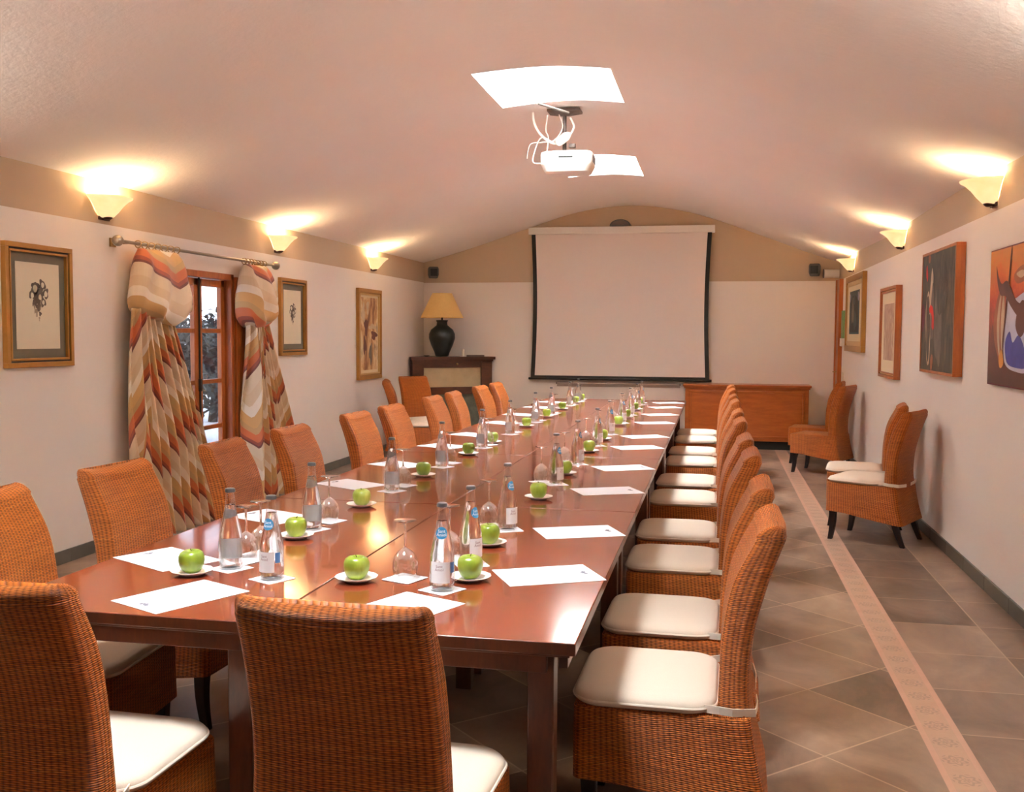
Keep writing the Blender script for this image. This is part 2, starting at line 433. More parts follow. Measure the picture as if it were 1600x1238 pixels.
for i, x in enumerate(xs):
    for j, y in enumerate(ys):
        idx[i, j] = len(m.v); m.v.append(Vector((x, y, cz(x, y))))
for i in range(len(xs)-1):
    for j in range(len(ys)-1):
        mx, my = (xs[i]+xs[i+1])/2, (ys[j]+ys[j+1])/2
        if any(h[0] < mx < h[1] and h[2] < my < h[3] for h in HOLES): continue
        m.face([idx[i, j], idx[i, j+1], idx[i+1, j+1], idx[i+1, j]])
struct(m.build('ceiling', M['ceil'], angle=60))
for k, (x0, x1, y0, y1) in enumerate(HOLES):
    s = bpy.data.objects.new('window_%d' % (k+2), None); COL.objects.link(s); struct(s)
    s.location = ((x0+x1)/2, (y0+y1)/2, 3.2)
    t = MB(); cx, cy = (x0+x1)/2, (y0+y1)/2; zt = 4.1; gx, gy = .27, .3     # splayed shaft up to a small roof light, shaped to sharpen the shadows
    tops = {(x0, y0): (cx-gx, cy-gy), (x1, y0): (cx+gx, cy-gy), (x1, y1): (cx+gx, cy+gy), (x0, y1): (cx-gx, cy+gy)}
    cor = [(x0, y0), (x1, y0), (x1, y1), (x0, y1)]
    for e0 in range(4):
        (ax, ay), (bx, by) = cor[e0], cor[(e0+1) % 4]; (px0, py0), (px1, py1) = tops[ax, ay], tops[bx, by]
        ox, oy = ((0, -1), (1, 0), (0, 1), (-1, 0))[e0]
        N = 12; b = len(t.v)
        for q in range(N+1):
            px, py = lerp(ax, bx, q/N), lerp(ay, by, q/N); zb = cz(px, py)-.004; tx, ty = lerp(px0, px1, q/N), lerp(py0, py1, q/N)
            t.v += [Vector((px-cx, py-cy, zb-3.2)), Vector((tx-cx, ty-cy, zt-3.2)), Vector((tx+ox*.03-cx, ty+oy*.03-cy, zt-3.2)), Vector((px+ox*.03-cx, py+oy*.03-cy, zb+.008-3.2))]
        for q in range(N):
            for e in range(4): t.face([b+q*4+e, b+q*4+(e+1) % 4, b+q*4+4+(e+1) % 4, b+q*4+4+e])
    t.build('shaft', M['shaft'], s, smooth=False)
    MB().box((0, 0, zt-3.2+.011), (2*gx+.08, 2*gy+.08, .02)).build('glazing', M['skyglass'][k], s, smooth=False)

def wall_quads(name, quads, mats=None):
    m = MB()
    for q, mi in quads: b = len(m.v); m.v += [Vector(p) for p in q]; m.face(list(range(b, b+4)), None, mi)
    o = m.build(name, mats or [M['wall'], M['band']], smooth=False); return struct(o)
WY0, WY1, WZ1 = 4.66, 5.68, 1.97          # window opening
T = .11                                    # wall thickness
def slab(name, boxes, mats=None): 
    m = MB()
    for lo, hi, mi in boxes: m.box2(lo, hi, mi)
    return struct(m.build(name, mats or [M['wall'], M['band']], smooth=False))
slab('wall_left', [((XL-T, YF, 0), (XL, WY0, ZBAND), 0), ((XL-T, WY1, 0), (XL, YB, ZBAND), 0), ((XL-T, WY0, WZ1), (XL, WY1, ZBAND), 0), ((XL-T, YF, ZBAND), (XL, YB, 2.6), 1)])
slab('wall_right', [((XR, YF, 0), (XR+.2, YB, ZBAND), 0), ((XR, YF, ZBAND), (XR+.2, YB, 2.6), 1)])
slab('wall_back', [((XL-T, YB, 0), (XR+.2, YB+.2, ZBAND-.005), 0), ((XL-T, YB, ZBAND-.005), (XR+.2, YB+.2, 3.5), 1)])
slab('wall_front', [((XL-T, YF-.2, 0), (XR+.2, YF, ZBAND), 0), ((XL-T, YF-.2, ZBAND), (XR+.2, YF, 3.5), 0)], [M['dark_wood']])  # unseen wall set close and dark to cut light on the chair backs
def skirting(name, segs):
    m = MB()
    for lo, hi in segs: m.box2(lo, hi)
    struct(m.build(name, M['base'], smooth=False, bevel=.003))
def runs(a, b, step=.5):
    out = []; y = a
    while y < b-.02: out.append((y+.001, min(y+step, b)-.001)); y += step
    return out
skirting('baseboard_right', [((XR-.014, a, 0), (XR, b, .085)) for a, b in runs(YF, 10.96)])
skirting('baseboard_left', [((XL, a, 0), (XL+.014, b, .085)) for a, b in runs(YF, WY0-.45)+runs(WY1+.45, 10.6)])
skirting('baseboard_back', [((a, YB-.014, 0), (b, YB, .085)) for a, b in runs(-1.85, .7)])

# wooden door at the far right corner
d = bpy.data.objects.new('door_1', None); COL.objects.link(d); struct(d); d.location = (XR, 11.2, 0)
MB().box2((-.035, -.2, 0), (-.001, .2, 2.2)).box2((-.05, -.215, 0), (-.001, -.15, 2.2)).box2((-.05, .15, 0), (-.001, .215, 2.2)).build('door_leaf', M['orange_wood'], d, bevel=.003)
h = MB().tube([(-.036, -.1, 1.02), (-.08, -.1, 1.02), (-.08, .0, 1.02)], .008).build('door_handle', M['brass'], d)

# ------------------------------------------------------------------ window with shutters, left wall
w = bpy.data.objects.new('window_1', None); COL.objects.link(w); struct(w); w.location = (XL, 0, 0)
GX = -.07                                  # plane of the sashes, just inside the opening
fr = MB()
for y in (WY0, WY1-.05): fr.box2((GX-.03, y, 0), (.012, y+.05, WZ1))
fr.box2((GX-.03, WY0, WZ1-.05), (.012, WY1, WZ1))
fr.build('window_frame', M['window_wood'], w, smooth=False, bevel=.004)
ym = (WY0+WY1)/2+.01
for a, b in ((WY0+.055, ym-.002), (ym+.002, WY1-.055)):
    z0, z1 = .02, WZ1-.055; m = MB(); st = .06
    m.box2((GX-.02, a, z0), (GX+.02, a+st, z1)).box2((GX-.02, b-st, z0), (GX+.02, b, z1))
    m.box2((GX-.02, a, z1-.06), (GX+.02, b, z1)).box2((GX-.02, a, z0), (GX+.02, b, z0+.3))
    for zz in (.69, 1.07, 1.49): m.box2((GX-.015, a, zz-.018), (GX+.015, b, zz+.018))
    sa = m.build('window_sash', M['window_wood'], w, smooth=False, bevel=.003)
    MB().box2((GX-.003, a+st-.005, z0+.29), (GX+.003, b-st+.005, z1-.05)).build('pane', M['pane'], sa, smooth=False)
bo = MB().tube([(GX+.03, ym, .3), (GX+.03, ym, 2.0)], .008, 6).box((GX+.03, ym, 1.05), (.03, .02, .1)).build('window_bolt', M['black'], w)
for a, b in ((WY0-.44, WY0-.01), (WY1+.01, WY1+.44)):
    m = MB(); m.box2((.005, a, .04), (.03, b, WZ1-.02))
    for z0, z1 in ((.1, .72), (.78, 1.3), (1.36, 1.9)):
        m.box2((.03, a+.05, z0), (.036, b-.05, z1)); m.box2((.036, a+.08, z0+.03), (.042, b-.08, z1-.03))
    m.build('shutter', M['window_wood'], w, smooth=False, bevel=.003)

# outdoors: pale snowy ground and dark trees
gnd = MB().box2((-40, -10, -.3), (XL-T-.02, 45, -.12)).build('ground', simple('snowy_ground', rgb(206, 208, 214), .9, .1, 2), smooth=False); struct(gnd)
leafm = simple('dark_foliage', rgb(52, 56, 54), .8, .3, 5); barkm = simple('dark_bark', rgb(44, 38, 36), .9, .2, 9)
def tree(x, y, h, rad, label, seed):
    rn = random.Random(seed); t = thing('tree', label, 'tree', (x, y, -.12), 0, 'trees outside the window')
    tr = MB(); tr.tube([(0, 0, 0), (.05, .02, h*.3), (0, .05, h*.6), (.04, 0, h*.95)], [.09, .07, .045, .015])
    lf = MB()
    for i in range(22):
        a = rn.random()*2*PI; z0 = h*(.1+.66*rn.random()); L = rad*(1.1-.6*z0/h)
        e = Vector((math.cos(a)*L, math.sin(a)*L, z0+L*.45)); tr.tube([(0, .02, z0), (e.x*.5, e.y*.5, z0+L*.15), e], [.025, .015, .006], 5)
        for k in range(60):
            p = Vector((0, 0, z0)).lerp(e, .3+.75*rn.random())+Vector((rn.gauss(0, .16), rn.gauss(0, .16), rn.gauss(0, .14)))
            q = Matrix.Rotation(rn.random()*6, 3, Vector((rn.random()-.5, rn.random()-.5, rn.random()-.5)))
            b = len(lf.v); s_ = .05+.05*rn.random()
            lf.v += [p+q @ Vector(c)*s_ for c in ((-1, 0, 0), (0, -.5, .1), (1, 0, 0), (0, .5, .1))]; lf.face([b, b+1, b+2, b+3])
    tr.build('trunk', barkm, t); lf.build('foliage', leafm, t, smooth=False)
tree(-6.3, 10.9, 1.75, .9, 'dark bushy tree seen through the left panes of the window', 1)
tree(-7.7, 14.2, 1.9, .95, 'dark bushy tree seen through the right panes of the window', 2)
tree(-9.8, 17.4, 2.2, 1.1, 'farther dark tree behind the bushy pair beyond the window', 3)

# ------------------------------------------------------------------ chairs
XF = [(.36, -.155), (.5, -.158), (.64, -.165), (.78, -.19), (.9, -.248), (1.0, -.305)]
XB = [(.36, -.252), (.5, -.24), (.64, -.25), (.78, -.285), (.9, -.328), (1.0, -.37)]
def make_chair():
    t = thing('rattan_chair', '', 'chair', (0, 0, 0))
    # woven seat box with a skirt that sweeps down at the back
    rings = []
    N = 12
    for j in range(N+1):
        s_ = j/N; zz = lerp(.16, .415, s_)
        xr_ = curve([(0, -.305), (.5, -.272), (1, -.25)], s_)
        hw = curve([(0, .246), (.4, .24), (1, .236)], s_)
        ring = []
        for (x, y) in rrect(xr_, .245, hw, .03, 5, (12, 12)):
            zb = .155+.058*min(1, max(0, (x+.28)/.42))**1.2
            ring.append((x, y, lerp(zb, .415, s_)))
        rings.append(ring)
    rings.append([(x*.985, y*.98, .42) for x, y, z in rings[-1]])
    MB().loft(rings, True, True).build('seat', M['wicker'], t, angle=60)
    # curved woven backrest
    rings = []; zs = [.40+.51*i/34 for i in range(35)]
    for zz in zs:
        hw = curve([(.40, .222), (.6, .212), (1, .202)], zz)
        x0, x1 = curve(XB, zz), curve(XF, zz)
        ring = []
        for (x, y) in rrect(x0, x1, hw, .028, 6, (14, 4)):
            k = min(1, max(0, (zz-.75)/.2))
            ring.append((x-.012*(1-(y/hw)**2), y, zz+.014*k*((y/hw)**2-.5)))
        rings.append(ring)
    base = rings[-1]; cxm = (curve(XB, .92)+curve(XF, .92))/2
    for k in range(1, 9):                                  # rolled, braided top edge
        a = PI/2*k/8; sh = math.cos(a)
        ring = []
        for (x, y, z) in base:
            rp = .5+.5*math.cos(y/.0165*2*PI)
            ring.append((cxm-.018*math.sin(a)+(x-cxm+.006)*max(sh, .04)*(1+.06*rp*math.sin(a)), y*(1-.05*(1-sh)), z+.036*math.sin(a)+.0035*rp*math.sin(a)))
        rings.append(ring)
    MB().loft(rings, True, True).build('backrest', M['wicker'], t, angle=70)
    for sx, sy in ((1, 1), (1, -1), (-1, 1), (-1, -1)):
        rg = []
        for k in range(9):
            q = k/8; zz = .26*(1-q)
            if sx > 0: x = .205+.012*math.sin(q*PI)*-1+.012*q
            else: x = -.225-.075*q**1.6
            hw_ = lerp(.025, .015, q); y = sy*.2
            rg.append([(x+hw_*i, y+hw_*j, zz) for i, j in ((1, -1), (1, 1), (-1, 1), (-1, -1))])
        MB().loft(rg[::-1]).build('leg', M['leg'], t, bevel=.003)
    return t
def add_cushion(t):
    m = MB(); rings = []
    out = rrect(-.158, .252, .238, .085, 8, (8, 8)); cx = .047
    for k, (z, sc_) in enumerate([(.421, .9), (.4215, .96), (.428, .99), (.438, 1.0), (.448, .985), (.456, .95), (.462, .86), (.467, .66), (.470, .35), (.471, .05)]):
        rings.append([(cx+(x-cx)*sc_, y*sc_, z-.006*(1 if (k < 3 and x < -.1) else 0)*0) for x, y in out])
    cu = m.loft(rings, True, True).build('cushion', M['cushion'], t, angle=80)
    MB().tube([(cx+(x-cx)*1.0, y*1.0, .437) for x, y in out], .0042, 6, closed=True).build('piping', M['piping'], cu)
    for sy in (-1, 1):                                     # cloth tie round the back
        pts = [(-.12, sy*.215, .436), (-.165, sy*.232, .44), (-.2, sy*.231, .436), (-.262, sy*.2, .43), (-.27, sy*.12, .425), (-.268, sy*.05, .42)]
        rib = MB()
        for q in range(len(pts)-1):
            a, b = Vector(pts[q]), Vector(pts[q+1]); d_ = (b-a).normalized(); nn = Vector((-d_.y, d_.x, 0))*.0015
            ht = Vector((0, 0, .011)); s0 = len(rib.v)
            rib.v += [a-ht-nn, a+ht-nn, a+ht+nn, a-ht+nn, b-ht-nn, b+ht-nn, b+ht+nn, b-ht+nn]
            for qd in ((0, 1, 5, 4), (1, 2, 6, 5), (2, 3, 7, 6), (3, 0, 4, 7)): rib.face([s0+i for i in qd])
            if q == 0: rib.face([s0, s0+3, s0+2, s0+1])
            if q == len(pts)-2: rib.face([s0+4, s0+5, s0+6, s0+7])
        rib.build('tie', M['piping'], cu, smooth=False)
CH = make_chair(); CHB = copy_tree(CH); add_cushion(CH)
R_Y = [.715, 1.41, 2.37, 3.07, 4.16, 4.93, 6.06, 6.80, 7.82, 8.55]
L_Y = [.58, 1.27, 2.18, 2.96, 3.99, 4.74, 5.84, 6.54, 7.59, 8.36]
first = True
for i, y in enumerate(R_Y):
    place(CH, first, (.968+random.uniform(-.008, .008), y, 0), PI+math.radians(random.uniform(-1.5, 1.5)),
          ('cushioned rattan chair nearest the camera on the right side of the table' if i == 0 else 'cushioned rattan chair, %s from the camera along the table\'s right side' % ORD[i]), 'rattan chairs along the right side'); first = False
for i, y in enumerate(L_Y):
    place(CH, False, (-.938, y, 0), math.radians(random.uniform(-3, 3)+(2 if i == 0 else 0)),
          ('pale-lit rattan chair cut off by the left edge of the photo, at the table' if i == 0 else 'orange rattan chair, %s from the camera along the table\'s left side' % ORD[i]), 'rattan chairs along the left side')
place(CH, False, (.378, -.16, 0), PI/2+math.radians(-2), 'rattan chair at the table head, centre foreground, its back to the camera', 'rattan chairs at the near end')
place(CH, False, (-.408, -.155, 0), PI/2+math.radians(-1), 'rattan chair at the table head, lower left corner, its back to the camera', 'rattan chairs at the near end')
place(CH, False, (2.225, 5.35, 0), math.radians(153), 'cushioned rattan chair by the right wall, the nearer of the cushioned pair', 'spare chairs against the walls')
place(CH, False, (2.235, 5.97, 0), math.radians(172), 'cushioned rattan chair by the right wall, half hidden behind its nearer twin', 'spare chairs against the walls')
place(CH, False, (-2.30, 8.74, 0), math.radians(16), 'cushioned rattan chair by the left wall, seen edge-on before the fireplace', 'spare chairs against the walls')
place(CH, False, (-2.33, 9.44, 0), math.radians(-38), 'cushioned rattan chair by the left wall turned toward the camera, before the fireplace', 'spare chairs against the walls')
place(CHB, True, (2.225, 9.02, 0), math.radians(155), 'rattan chair without a cushion by the right wall, the nearer of two', 'spare chairs against the walls')
place(CHB, False, (2.23, 9.86, 0), math.radians(167), 'rattan chair without a cushion by the right wall, closest to the sideboard', 'spare chairs against the walls')

# ------------------------------------------------------------------ tables
A, L, TZ = .79, 1.8, .75
def make_table():
    t = thing('conference_table', '', 'table')
    g = .0018
    tt = MB().box((0, 0, TZ-.0155), (A-2*g, L-2*g, .031)); tt.mi = [1, 0, 1, 1, 1, 1]  # sides darkened in colour to offset light falling on the front edge
    tt.build('tabletop', [M['table'], M['table_dark']], t, bevel=.003, seg=3)
    i_ = .03; ap = MB()
    for sy in (-1, 1): ap.box((0, sy*(L/2-i_-.011), .692), (A-2*i_-.09, .022, .054))
    for sx in (-1, 1): ap.box((sx*(A/2-i_-.011), 0, .692), (.022, L-2*i_-.09, .054))
    ap.box((0, 0, .714), (A-.035, L-.035, .0085))
    ap.build('apron', M['table_dark'], t, bevel=.002)
    for sx in (-1, 1):
        for sy in (-1, 1):
            MB().box((sx*(A/2-.095), sy*(L/2-.095), .355), (.065, .065, .709)).build('leg', M['table_dark'], t, bevel=.004)
    return t
TB = make_table(); first = True
rowname = ['nearest the camera', 'second from the camera', 'third from the camera', 'fourth from the camera', 'farthest, toward the screen']
for sx, cn in ((-1, 'left'), (1, 'right')):
    for k in range(5):
        place(TB, first, (sx*A/2, L*(k+.5), 0), 0, 'polished mahogany table, %s column of the long block, %s' % (cn, rowname[k]), 'tables joined into the long conference table'); first = False

# ------------------------------------------------------------------ things on the table
def text_mesh(body, size):
    cu = bpy.data.curves.new('lettering', 'FONT'); cu.body = body; cu.size = size; cu.align_x = 'CENTER'; cu.align_y = 'CENTER'; cu.resolution_u = 2
    cu.space_line = .8
    o = bpy.data.objects.new('lettering', cu); COL.objects.link(o)
    bpy.context.view_layer.update()
    me = bpy.data.meshes.new_from_object(o.evaluated_get(bpy.context.evaluated_depsgraph_get()))
    v = [tuple(p.co) for p in me.vertices]; f_ = [list(p.vertices) for p in me.polygons]
    bpy.data.objects.remove(o); bpy.data.curves.remove(cu); bpy.data.meshes.remove(me)
    return v, f_
PB = [(0, .0335), (.004, .0355), (.06, .0356), (.10, .0348), (.125, .030), (.150, .0245), (.175, .0195), (.2, .0155), (.215, .0138), (.232, .0130), (.238, .0135), (.243, .0133)]
def rb(z): return curve(PB, z)
def wrap(m, w, h, zc, off, n=12, nz=4, phi0=0, mats=(0, 1), round_=False):
    """a sticker of two skins wrapped on the bottle"""
    for mi, o_ in ((mats[0], off+.0004), (mats[1], off)):
        b = len(m.v)
        if round_:
            m.v.append(Vector((rb(zc)+o_, 0, zc)))
            for k in range(1, 4):
                for i in range(24):
                    a = 2*PI*i/24; y, z = w/2*k/3*math.cos(a), zc+h/2*k/3*math.sin(a); ph = y/rb(zc)+phi0; R_ = rb(z)+o_
                    m.v.append(Vector((R_*math.cos(ph), R_*math.sin(ph), z)))
            m.v[b] = Vector(((rb(zc)+o_)*math.cos(phi0), (rb(zc)+o_)*math.sin(phi0), zc))
            for i in range(24):
                m.face([b, b+1+i, b+1+(i+1) % 24], None, mi)
                for k in (0, 1): m.face([b+1+k*24+i, b+1+(k+1)*24+i, b+1+(k+1)*24+(i+1) % 24, b+1+k*24+(i+1) % 24], None, mi)
        else:
            for j in range(nz+1):
                for i in range(n+1):
                    z = zc-h/2+h*j/nz; ph = phi0+(i/n-.5)*w/rb(zc); R_ = rb(z)+o_
                    m.v.append(Vector((R_*math.cos(ph), R_*math.sin(ph), z)))
            for j in range(nz):
                for i in range(n): q = b+j*(n+1)+i; m.face([q, q+1, q+n+2, q+n+1], None, mi)
def letters(body, size, zc, off, phi0=0):
    v, f_ = text_mesh(body, size); m = MB()
    for (x, y, z) in v:
        ph = phi0+x/rb(zc); R_ = rb(zc+y)+off; m.v.append(Vector((R_*math.cos(ph), R_*math.sin(ph), zc+y)))
    for q in f_: m.face(q)
    return m
def make_bottle():
    t = thing('water_bottle', '', 'bottle')
    zz = [.0]+[.004, .02, .04, .06, .08, .1, .1125, .125, .1375, .15, .1625, .175, .1875, .2, .2075, .215, .225, .232, .238, .243]
    g = MB(); g.lathe([(.001, .004), (.022, .003), (.031, .0)]+[(rb(z), z) for z in zz[1:]]+[(rb(.243)-.003, .2435)], 28, cap1=False).build('glass_body', M['glass'], t, angle=60)
    MB().lathe([(.001, .006), (.031, .006), (.0335, .012)]+[(rb(z)-.0016, z) for z in zz if .02 <= z <= .195]+[(rb(.196)-.0016, .197), (.001, .1965)], 28).build('water', M['water'], t, angle=50)
    cp = MB(); cp.lathe([(.0146, .236), (.0156, .238), (.0152, .2435), (.0142, .2468), (.011, .248), (.001, .2482)], 28); cp.build('cap', M['cap'], t, angle=50)
    m = MB(); wrap(m, .058, .060, .055, .0005, 14, 3, -.1); lb = m.build('paper_label', [M['label'], M['label']], t)
    m = MB(); wrap(m, .016, .03, .068, .0005, 6, 3, 1.0, (0, 1)); m.build('blue_stripe', [M['blue2'], M['grey_back']], lb)
    letters('Sant\nAniol', .0115, .068, .0012, -.15).build('lettering', M['letter_red'], lb, smooth=False)
    m = MB(); wrap(m, .034, .034, .165, .0005, round_=True); rl = m.build('round_label', [M['blue'], M['grey_back']], t)
    letters('Sant\nAniol', .0125, .165, .0014).build('lettering', M['letter'], rl, smooth=False)
    return t
def make_glass():
    t = thing('wine_glass', '', 'glass')
    bo = [(.030, 0), (.0345, .012), (.0375, .03), (.0372, .046), (.033, .064), (.024, .078), (.012, .087), (.0045, .092)]
    inn = [(r_-.0011 if r_ > .01 else r_*.6, z-.0012 if k > 4 else z) for k, (r_, z) in enumerate(bo)]
    MB().lathe(bo+inn[::-1][1:], 28, cap0=False, cap1=False).build('bowl', M['glass'], t, angle=80)
    MB().lathe([(.0045, .0905), (.0036, .1), (.0033, .13), (.0036, .158), (.005, .166)], 12).build('stem', M['solid_glass'], t)
    MB().lathe([(.004, .164), (.012, .1685), (.03, .1715), (.0335, .1722), (.0335, .1738), (.001, .1742)], 28).build('foot', M['solid_glass'], t, angle=50)
    return t
def make_apple():
    t = thing('green_apple', '', 'apple')
    prof = [(.001, .006), (.008, .003), (.015, .0012), (.022, .003), (.03, .012), (.0355, .024), (.0382, .038), (.0375, .05), (.033, .0605), (.024, .067), (.016, .0685), (.009, .066), (.004, .061), (.0008, .0585)]
    rings = [[((r_*(1+.02*math.cos(5*2*PI*i/24)))*math.cos(2*PI*i/24), r_*(1+.02*math.cos(5*2*PI*i/24))*math.sin(2*PI*i/24), z) for i in range(24)] for r_, z in prof]
    MB().loft(rings).build('flesh', M['apple'], t, angle=80)
    MB().tube([(0, 0, .058), (.001, .001, .066), (.004, .002, .073)], .0013, 6).build('stem', M['stem'], t)
    return t
def make_plate():
    m = MB(); prof = [(.001, .0015), (.03, .001), (.034, 0), (.037, .002), (.05, .008), (.0615, .0135), (.0625, .0148), (.061, .0152), (.049, .0098), (.036, .0048), (.001, .0042)]
    rings = [[(r_*(1+(.015*math.cos(12*2*PI*i/48) if r_ > .045 else 0))*math.cos(2*PI*i/48), r_*(1+(.015*math.cos(12*2*PI*i/48) if r_ > .045 else 0))*math.sin(2*PI*i/48), z) for i in range(48)] for r_, z in prof]
    o = m.loft(rings).build('saucer', M['china'], None, angle=60); return tag(o, '', 'plate')
def make_sheet():
    o = MB().box((0, 0, .0004), (.297, .21, .0008)).build('paper_sheet', M['paper'], None, smooth=False); tag(o, '', 'paper')
    m = MB(); z = .0009
    for k, (x, y, a, b) in enumerate([(-.118, 0, .004, .022), (-.113, 0, .003, .012), (-.124, -.006, .0025, .01), (-.124, .007, .0025, .008), (-.108, 0, .002, .006)]):
        m.box((x*1.0+.004, y*1.7, z), (a*1.6, b*1.7, .0002))
    m.build('letterhead', M['ink'], o, smooth=False); return o
def make_coaster():
    m = MB(); n = 40; pts = []
    for i in range(4):
        for k in range(10):
            q = k/10-.5; s_ = .049+(.0015 if k % 2 else 0)
            p = [(s_, q*2*.049), (-q*2*.049, s_), (-s_, -q*2*.049), (q*2*.049, -s_)][i]; pts.append((p[0], p[1], 0))
    o = m.poly(pts, 2, (0, 0, .0009)).build('paper_coaster', M['paper'], None, smooth=False); return tag(o, '', 'coaster')
P = dict(b=make_bottle(), g=make_glass(), a=make_apple(), p=make_plate(), s=make_sheet(), c=make_coaster()); used = set()
GRP = dict(b='mineral water bottles on the table', g='upturned wine glasses on the table', a='green apples on saucers', p='white saucers under the apples', s='writing paper laid at each place', c='white paper coasters on the table')
def put(k, loc, rz, label):
    place(P[k], k not in used, loc, rz, label, GRP[k]); used.add(k)
R_S = [.655, 1.335, 2.33, 3.16, 4.18, 4.89, 6.05, 6.93, 7.86, 8.56]
R_B = [.747, 1.32, 2.48, 3.25, 4.21, 5.0, 5.98, 6.82, 7.62, 8.2]
R_A = [.545, 1.035, 2.03, 2.82, 3.84, 4.59, 5.75, 6.51, 7.42, 8.3]
L_S = [.6, 1.37, 2.25, 3.0, 3.95, 4.72, 5.72, 6.6, 7.55, 8.35]
L_B = [.525, 1.16, 2.095, 2.96, 3.92, 4.81, 5.856, 6.68, 7.87, 8.5]
L_A = [1.0, 1.67, 2.58, 3.53, 4.2, 5.42, 6.38, 7.3, 8.25, 8.72]
Z1 = TZ+.0004; ZC = Z1+.001
def setting(bx, by, gx, gy, ax, ay, sx_, sy_, sr, br, cr, where, face):
    put('s', (sx_, sy_, Z1), sr, 'sheet of white letterhead paper laid '+where)
    put('c', (bx, by, Z1), cr, 'white paper coaster under the water bottle '+where)
    dx, dy = gx-bx, gy-by; 
    put('c', (gx, gy, Z1+.00105), cr+.1, 'white paper coaster under the upturned glass '+where)
    put('b', (bx, by, ZC+.0002), br, 'capped clear water bottle with blue round label '+where)
    put('g', (gx, gy, Z1+.0022), 0, 'wine glass standing upside down on a coaster '+where)
    put('p', (ax, ay, Z1), random.random(), 'small white scalloped saucer holding an apple '+where)
    put('a', (ax, ay, Z1+.0050), random.random()*6, 'shiny green apple on a white saucer '+where)
def wh(i, side):
    n = ['at the place nearest the camera', 'at the second place', 'at the third place', 'at the fourth place', 'at the fifth place', 'at the sixth place', 'at the seventh place', 'at the eighth place', 'at the ninth place', 'at the farthest place'][i]
    return n+', '+side
for i in range(10):
    setting(.352, R_B[i], .352-.08, R_B[i]+.045, .345 if i else .40, R_A[i], .615, R_S[i], PI+math.radians(27+random.uniform(-3, 2)), math.radians(-25+random.uniform(-15, 15)), math.radians(28), wh(i, 'right side'), 1)
for i in range(10):
    setting(-.352, L_B[i], -.35, L_B[i]+(.165 if i not in (0, 9) else .205 if i == 0 else .11), -.345, L_A[i], -.61, L_S[i], math.radians(-26+random.uniform(-3, 3)), math.radians(138+random.uniform(-8, 8)), math.radians(-25), wh(i, 'left side'), -1)
setting(.35, .418, .21, .515, .078, .462, .295, .195, math.radians(66), math.radians(-80), math.radians(-27), 'before the centre foreground chair', 0)
setting(-.172, .429, -.355, .635, -.43, .43, -.33, .195, math.radians(64), math.radians(-95), math.radians(-27), 'before the lower left foreground chair', 0)

# ------------------------------------------------------------------ wall lamps
def sconce(y, side, label, watt=4.8, tint=(1, .76, .46)):
    X = XL if side < 0 else XR; s = thing('wall_sconce', label, 'wall lamp', (X, y, 2.24), 0 if side < 0 else PI, 'uplight wall sconces')
    prof = [(.035, .0), (.065, .01), (.095, .042), (.125, .082), (.16, .116), (.182, .128), (.186, .137)]
    inn = [(r_-.006, z+.004) for r_, z in prof[:-1]]+[(.178, .137)]
    m = MB(); b = 0
    rings = [[(.004+1.02*r_*math.cos(-PI/2+PI*i/24), r_*math.sin(-PI/2+PI*i/24), z) for i in range(25)] for r_, z in prof+inn[::-1]]
    m.loft(rings, closed=False).build('glass_shade', M['sconce'], s, angle=50)
    MB().box((.006, 0, .035), (.012, .12, .1)).lathe([(.001, -.014), (.02, -.012), (.034, .0), (.034, .006), (.001, .006)], 16, (.03, 0, 0)).build('bracket', M['dark_wood'], s, bevel=.002)
    MB().lathe([(.001, .03), (.012, .04), (.018, .07), (.014, .09), (.001, .1)], 12, (.06, 0, 0)).build('bulb', M['bulb'], s)
    li = bpy.data.lights.new('lamp', 'POINT'); li.energy = watt; li.color = tint; li.shadow_soft_size = .035
    lo = bpy.data.objects.new('lamp', li); COL.objects.link(lo); lo.parent = s; lo.location = (.085, 0, .112)
for y, nm in ((3.84, 'nearest of three'), (6.57, 'middle of three'), (9.25, 'farthest of three')): sconce(y, -1, 'lit cream glass wall uplight on the left wall, '+nm)
for y, nm in ((4.0, 'nearest of three'), (6.9, 'middle of three'), (10.1, 'farthest of three')): sconce(y, 1, 'lit cream glass wall uplight on the right wall, '+nm)
for sd, wn in ((-1, 'left'), (1, 'right')): sconce(1.1, sd, 'added cream wall uplight on the %s wall beside the nearest place setting, outside the photo' % wn, 48, (1, .92, .82))  # extra unseen pair with stronger bulbs, added to brighten the near ceiling

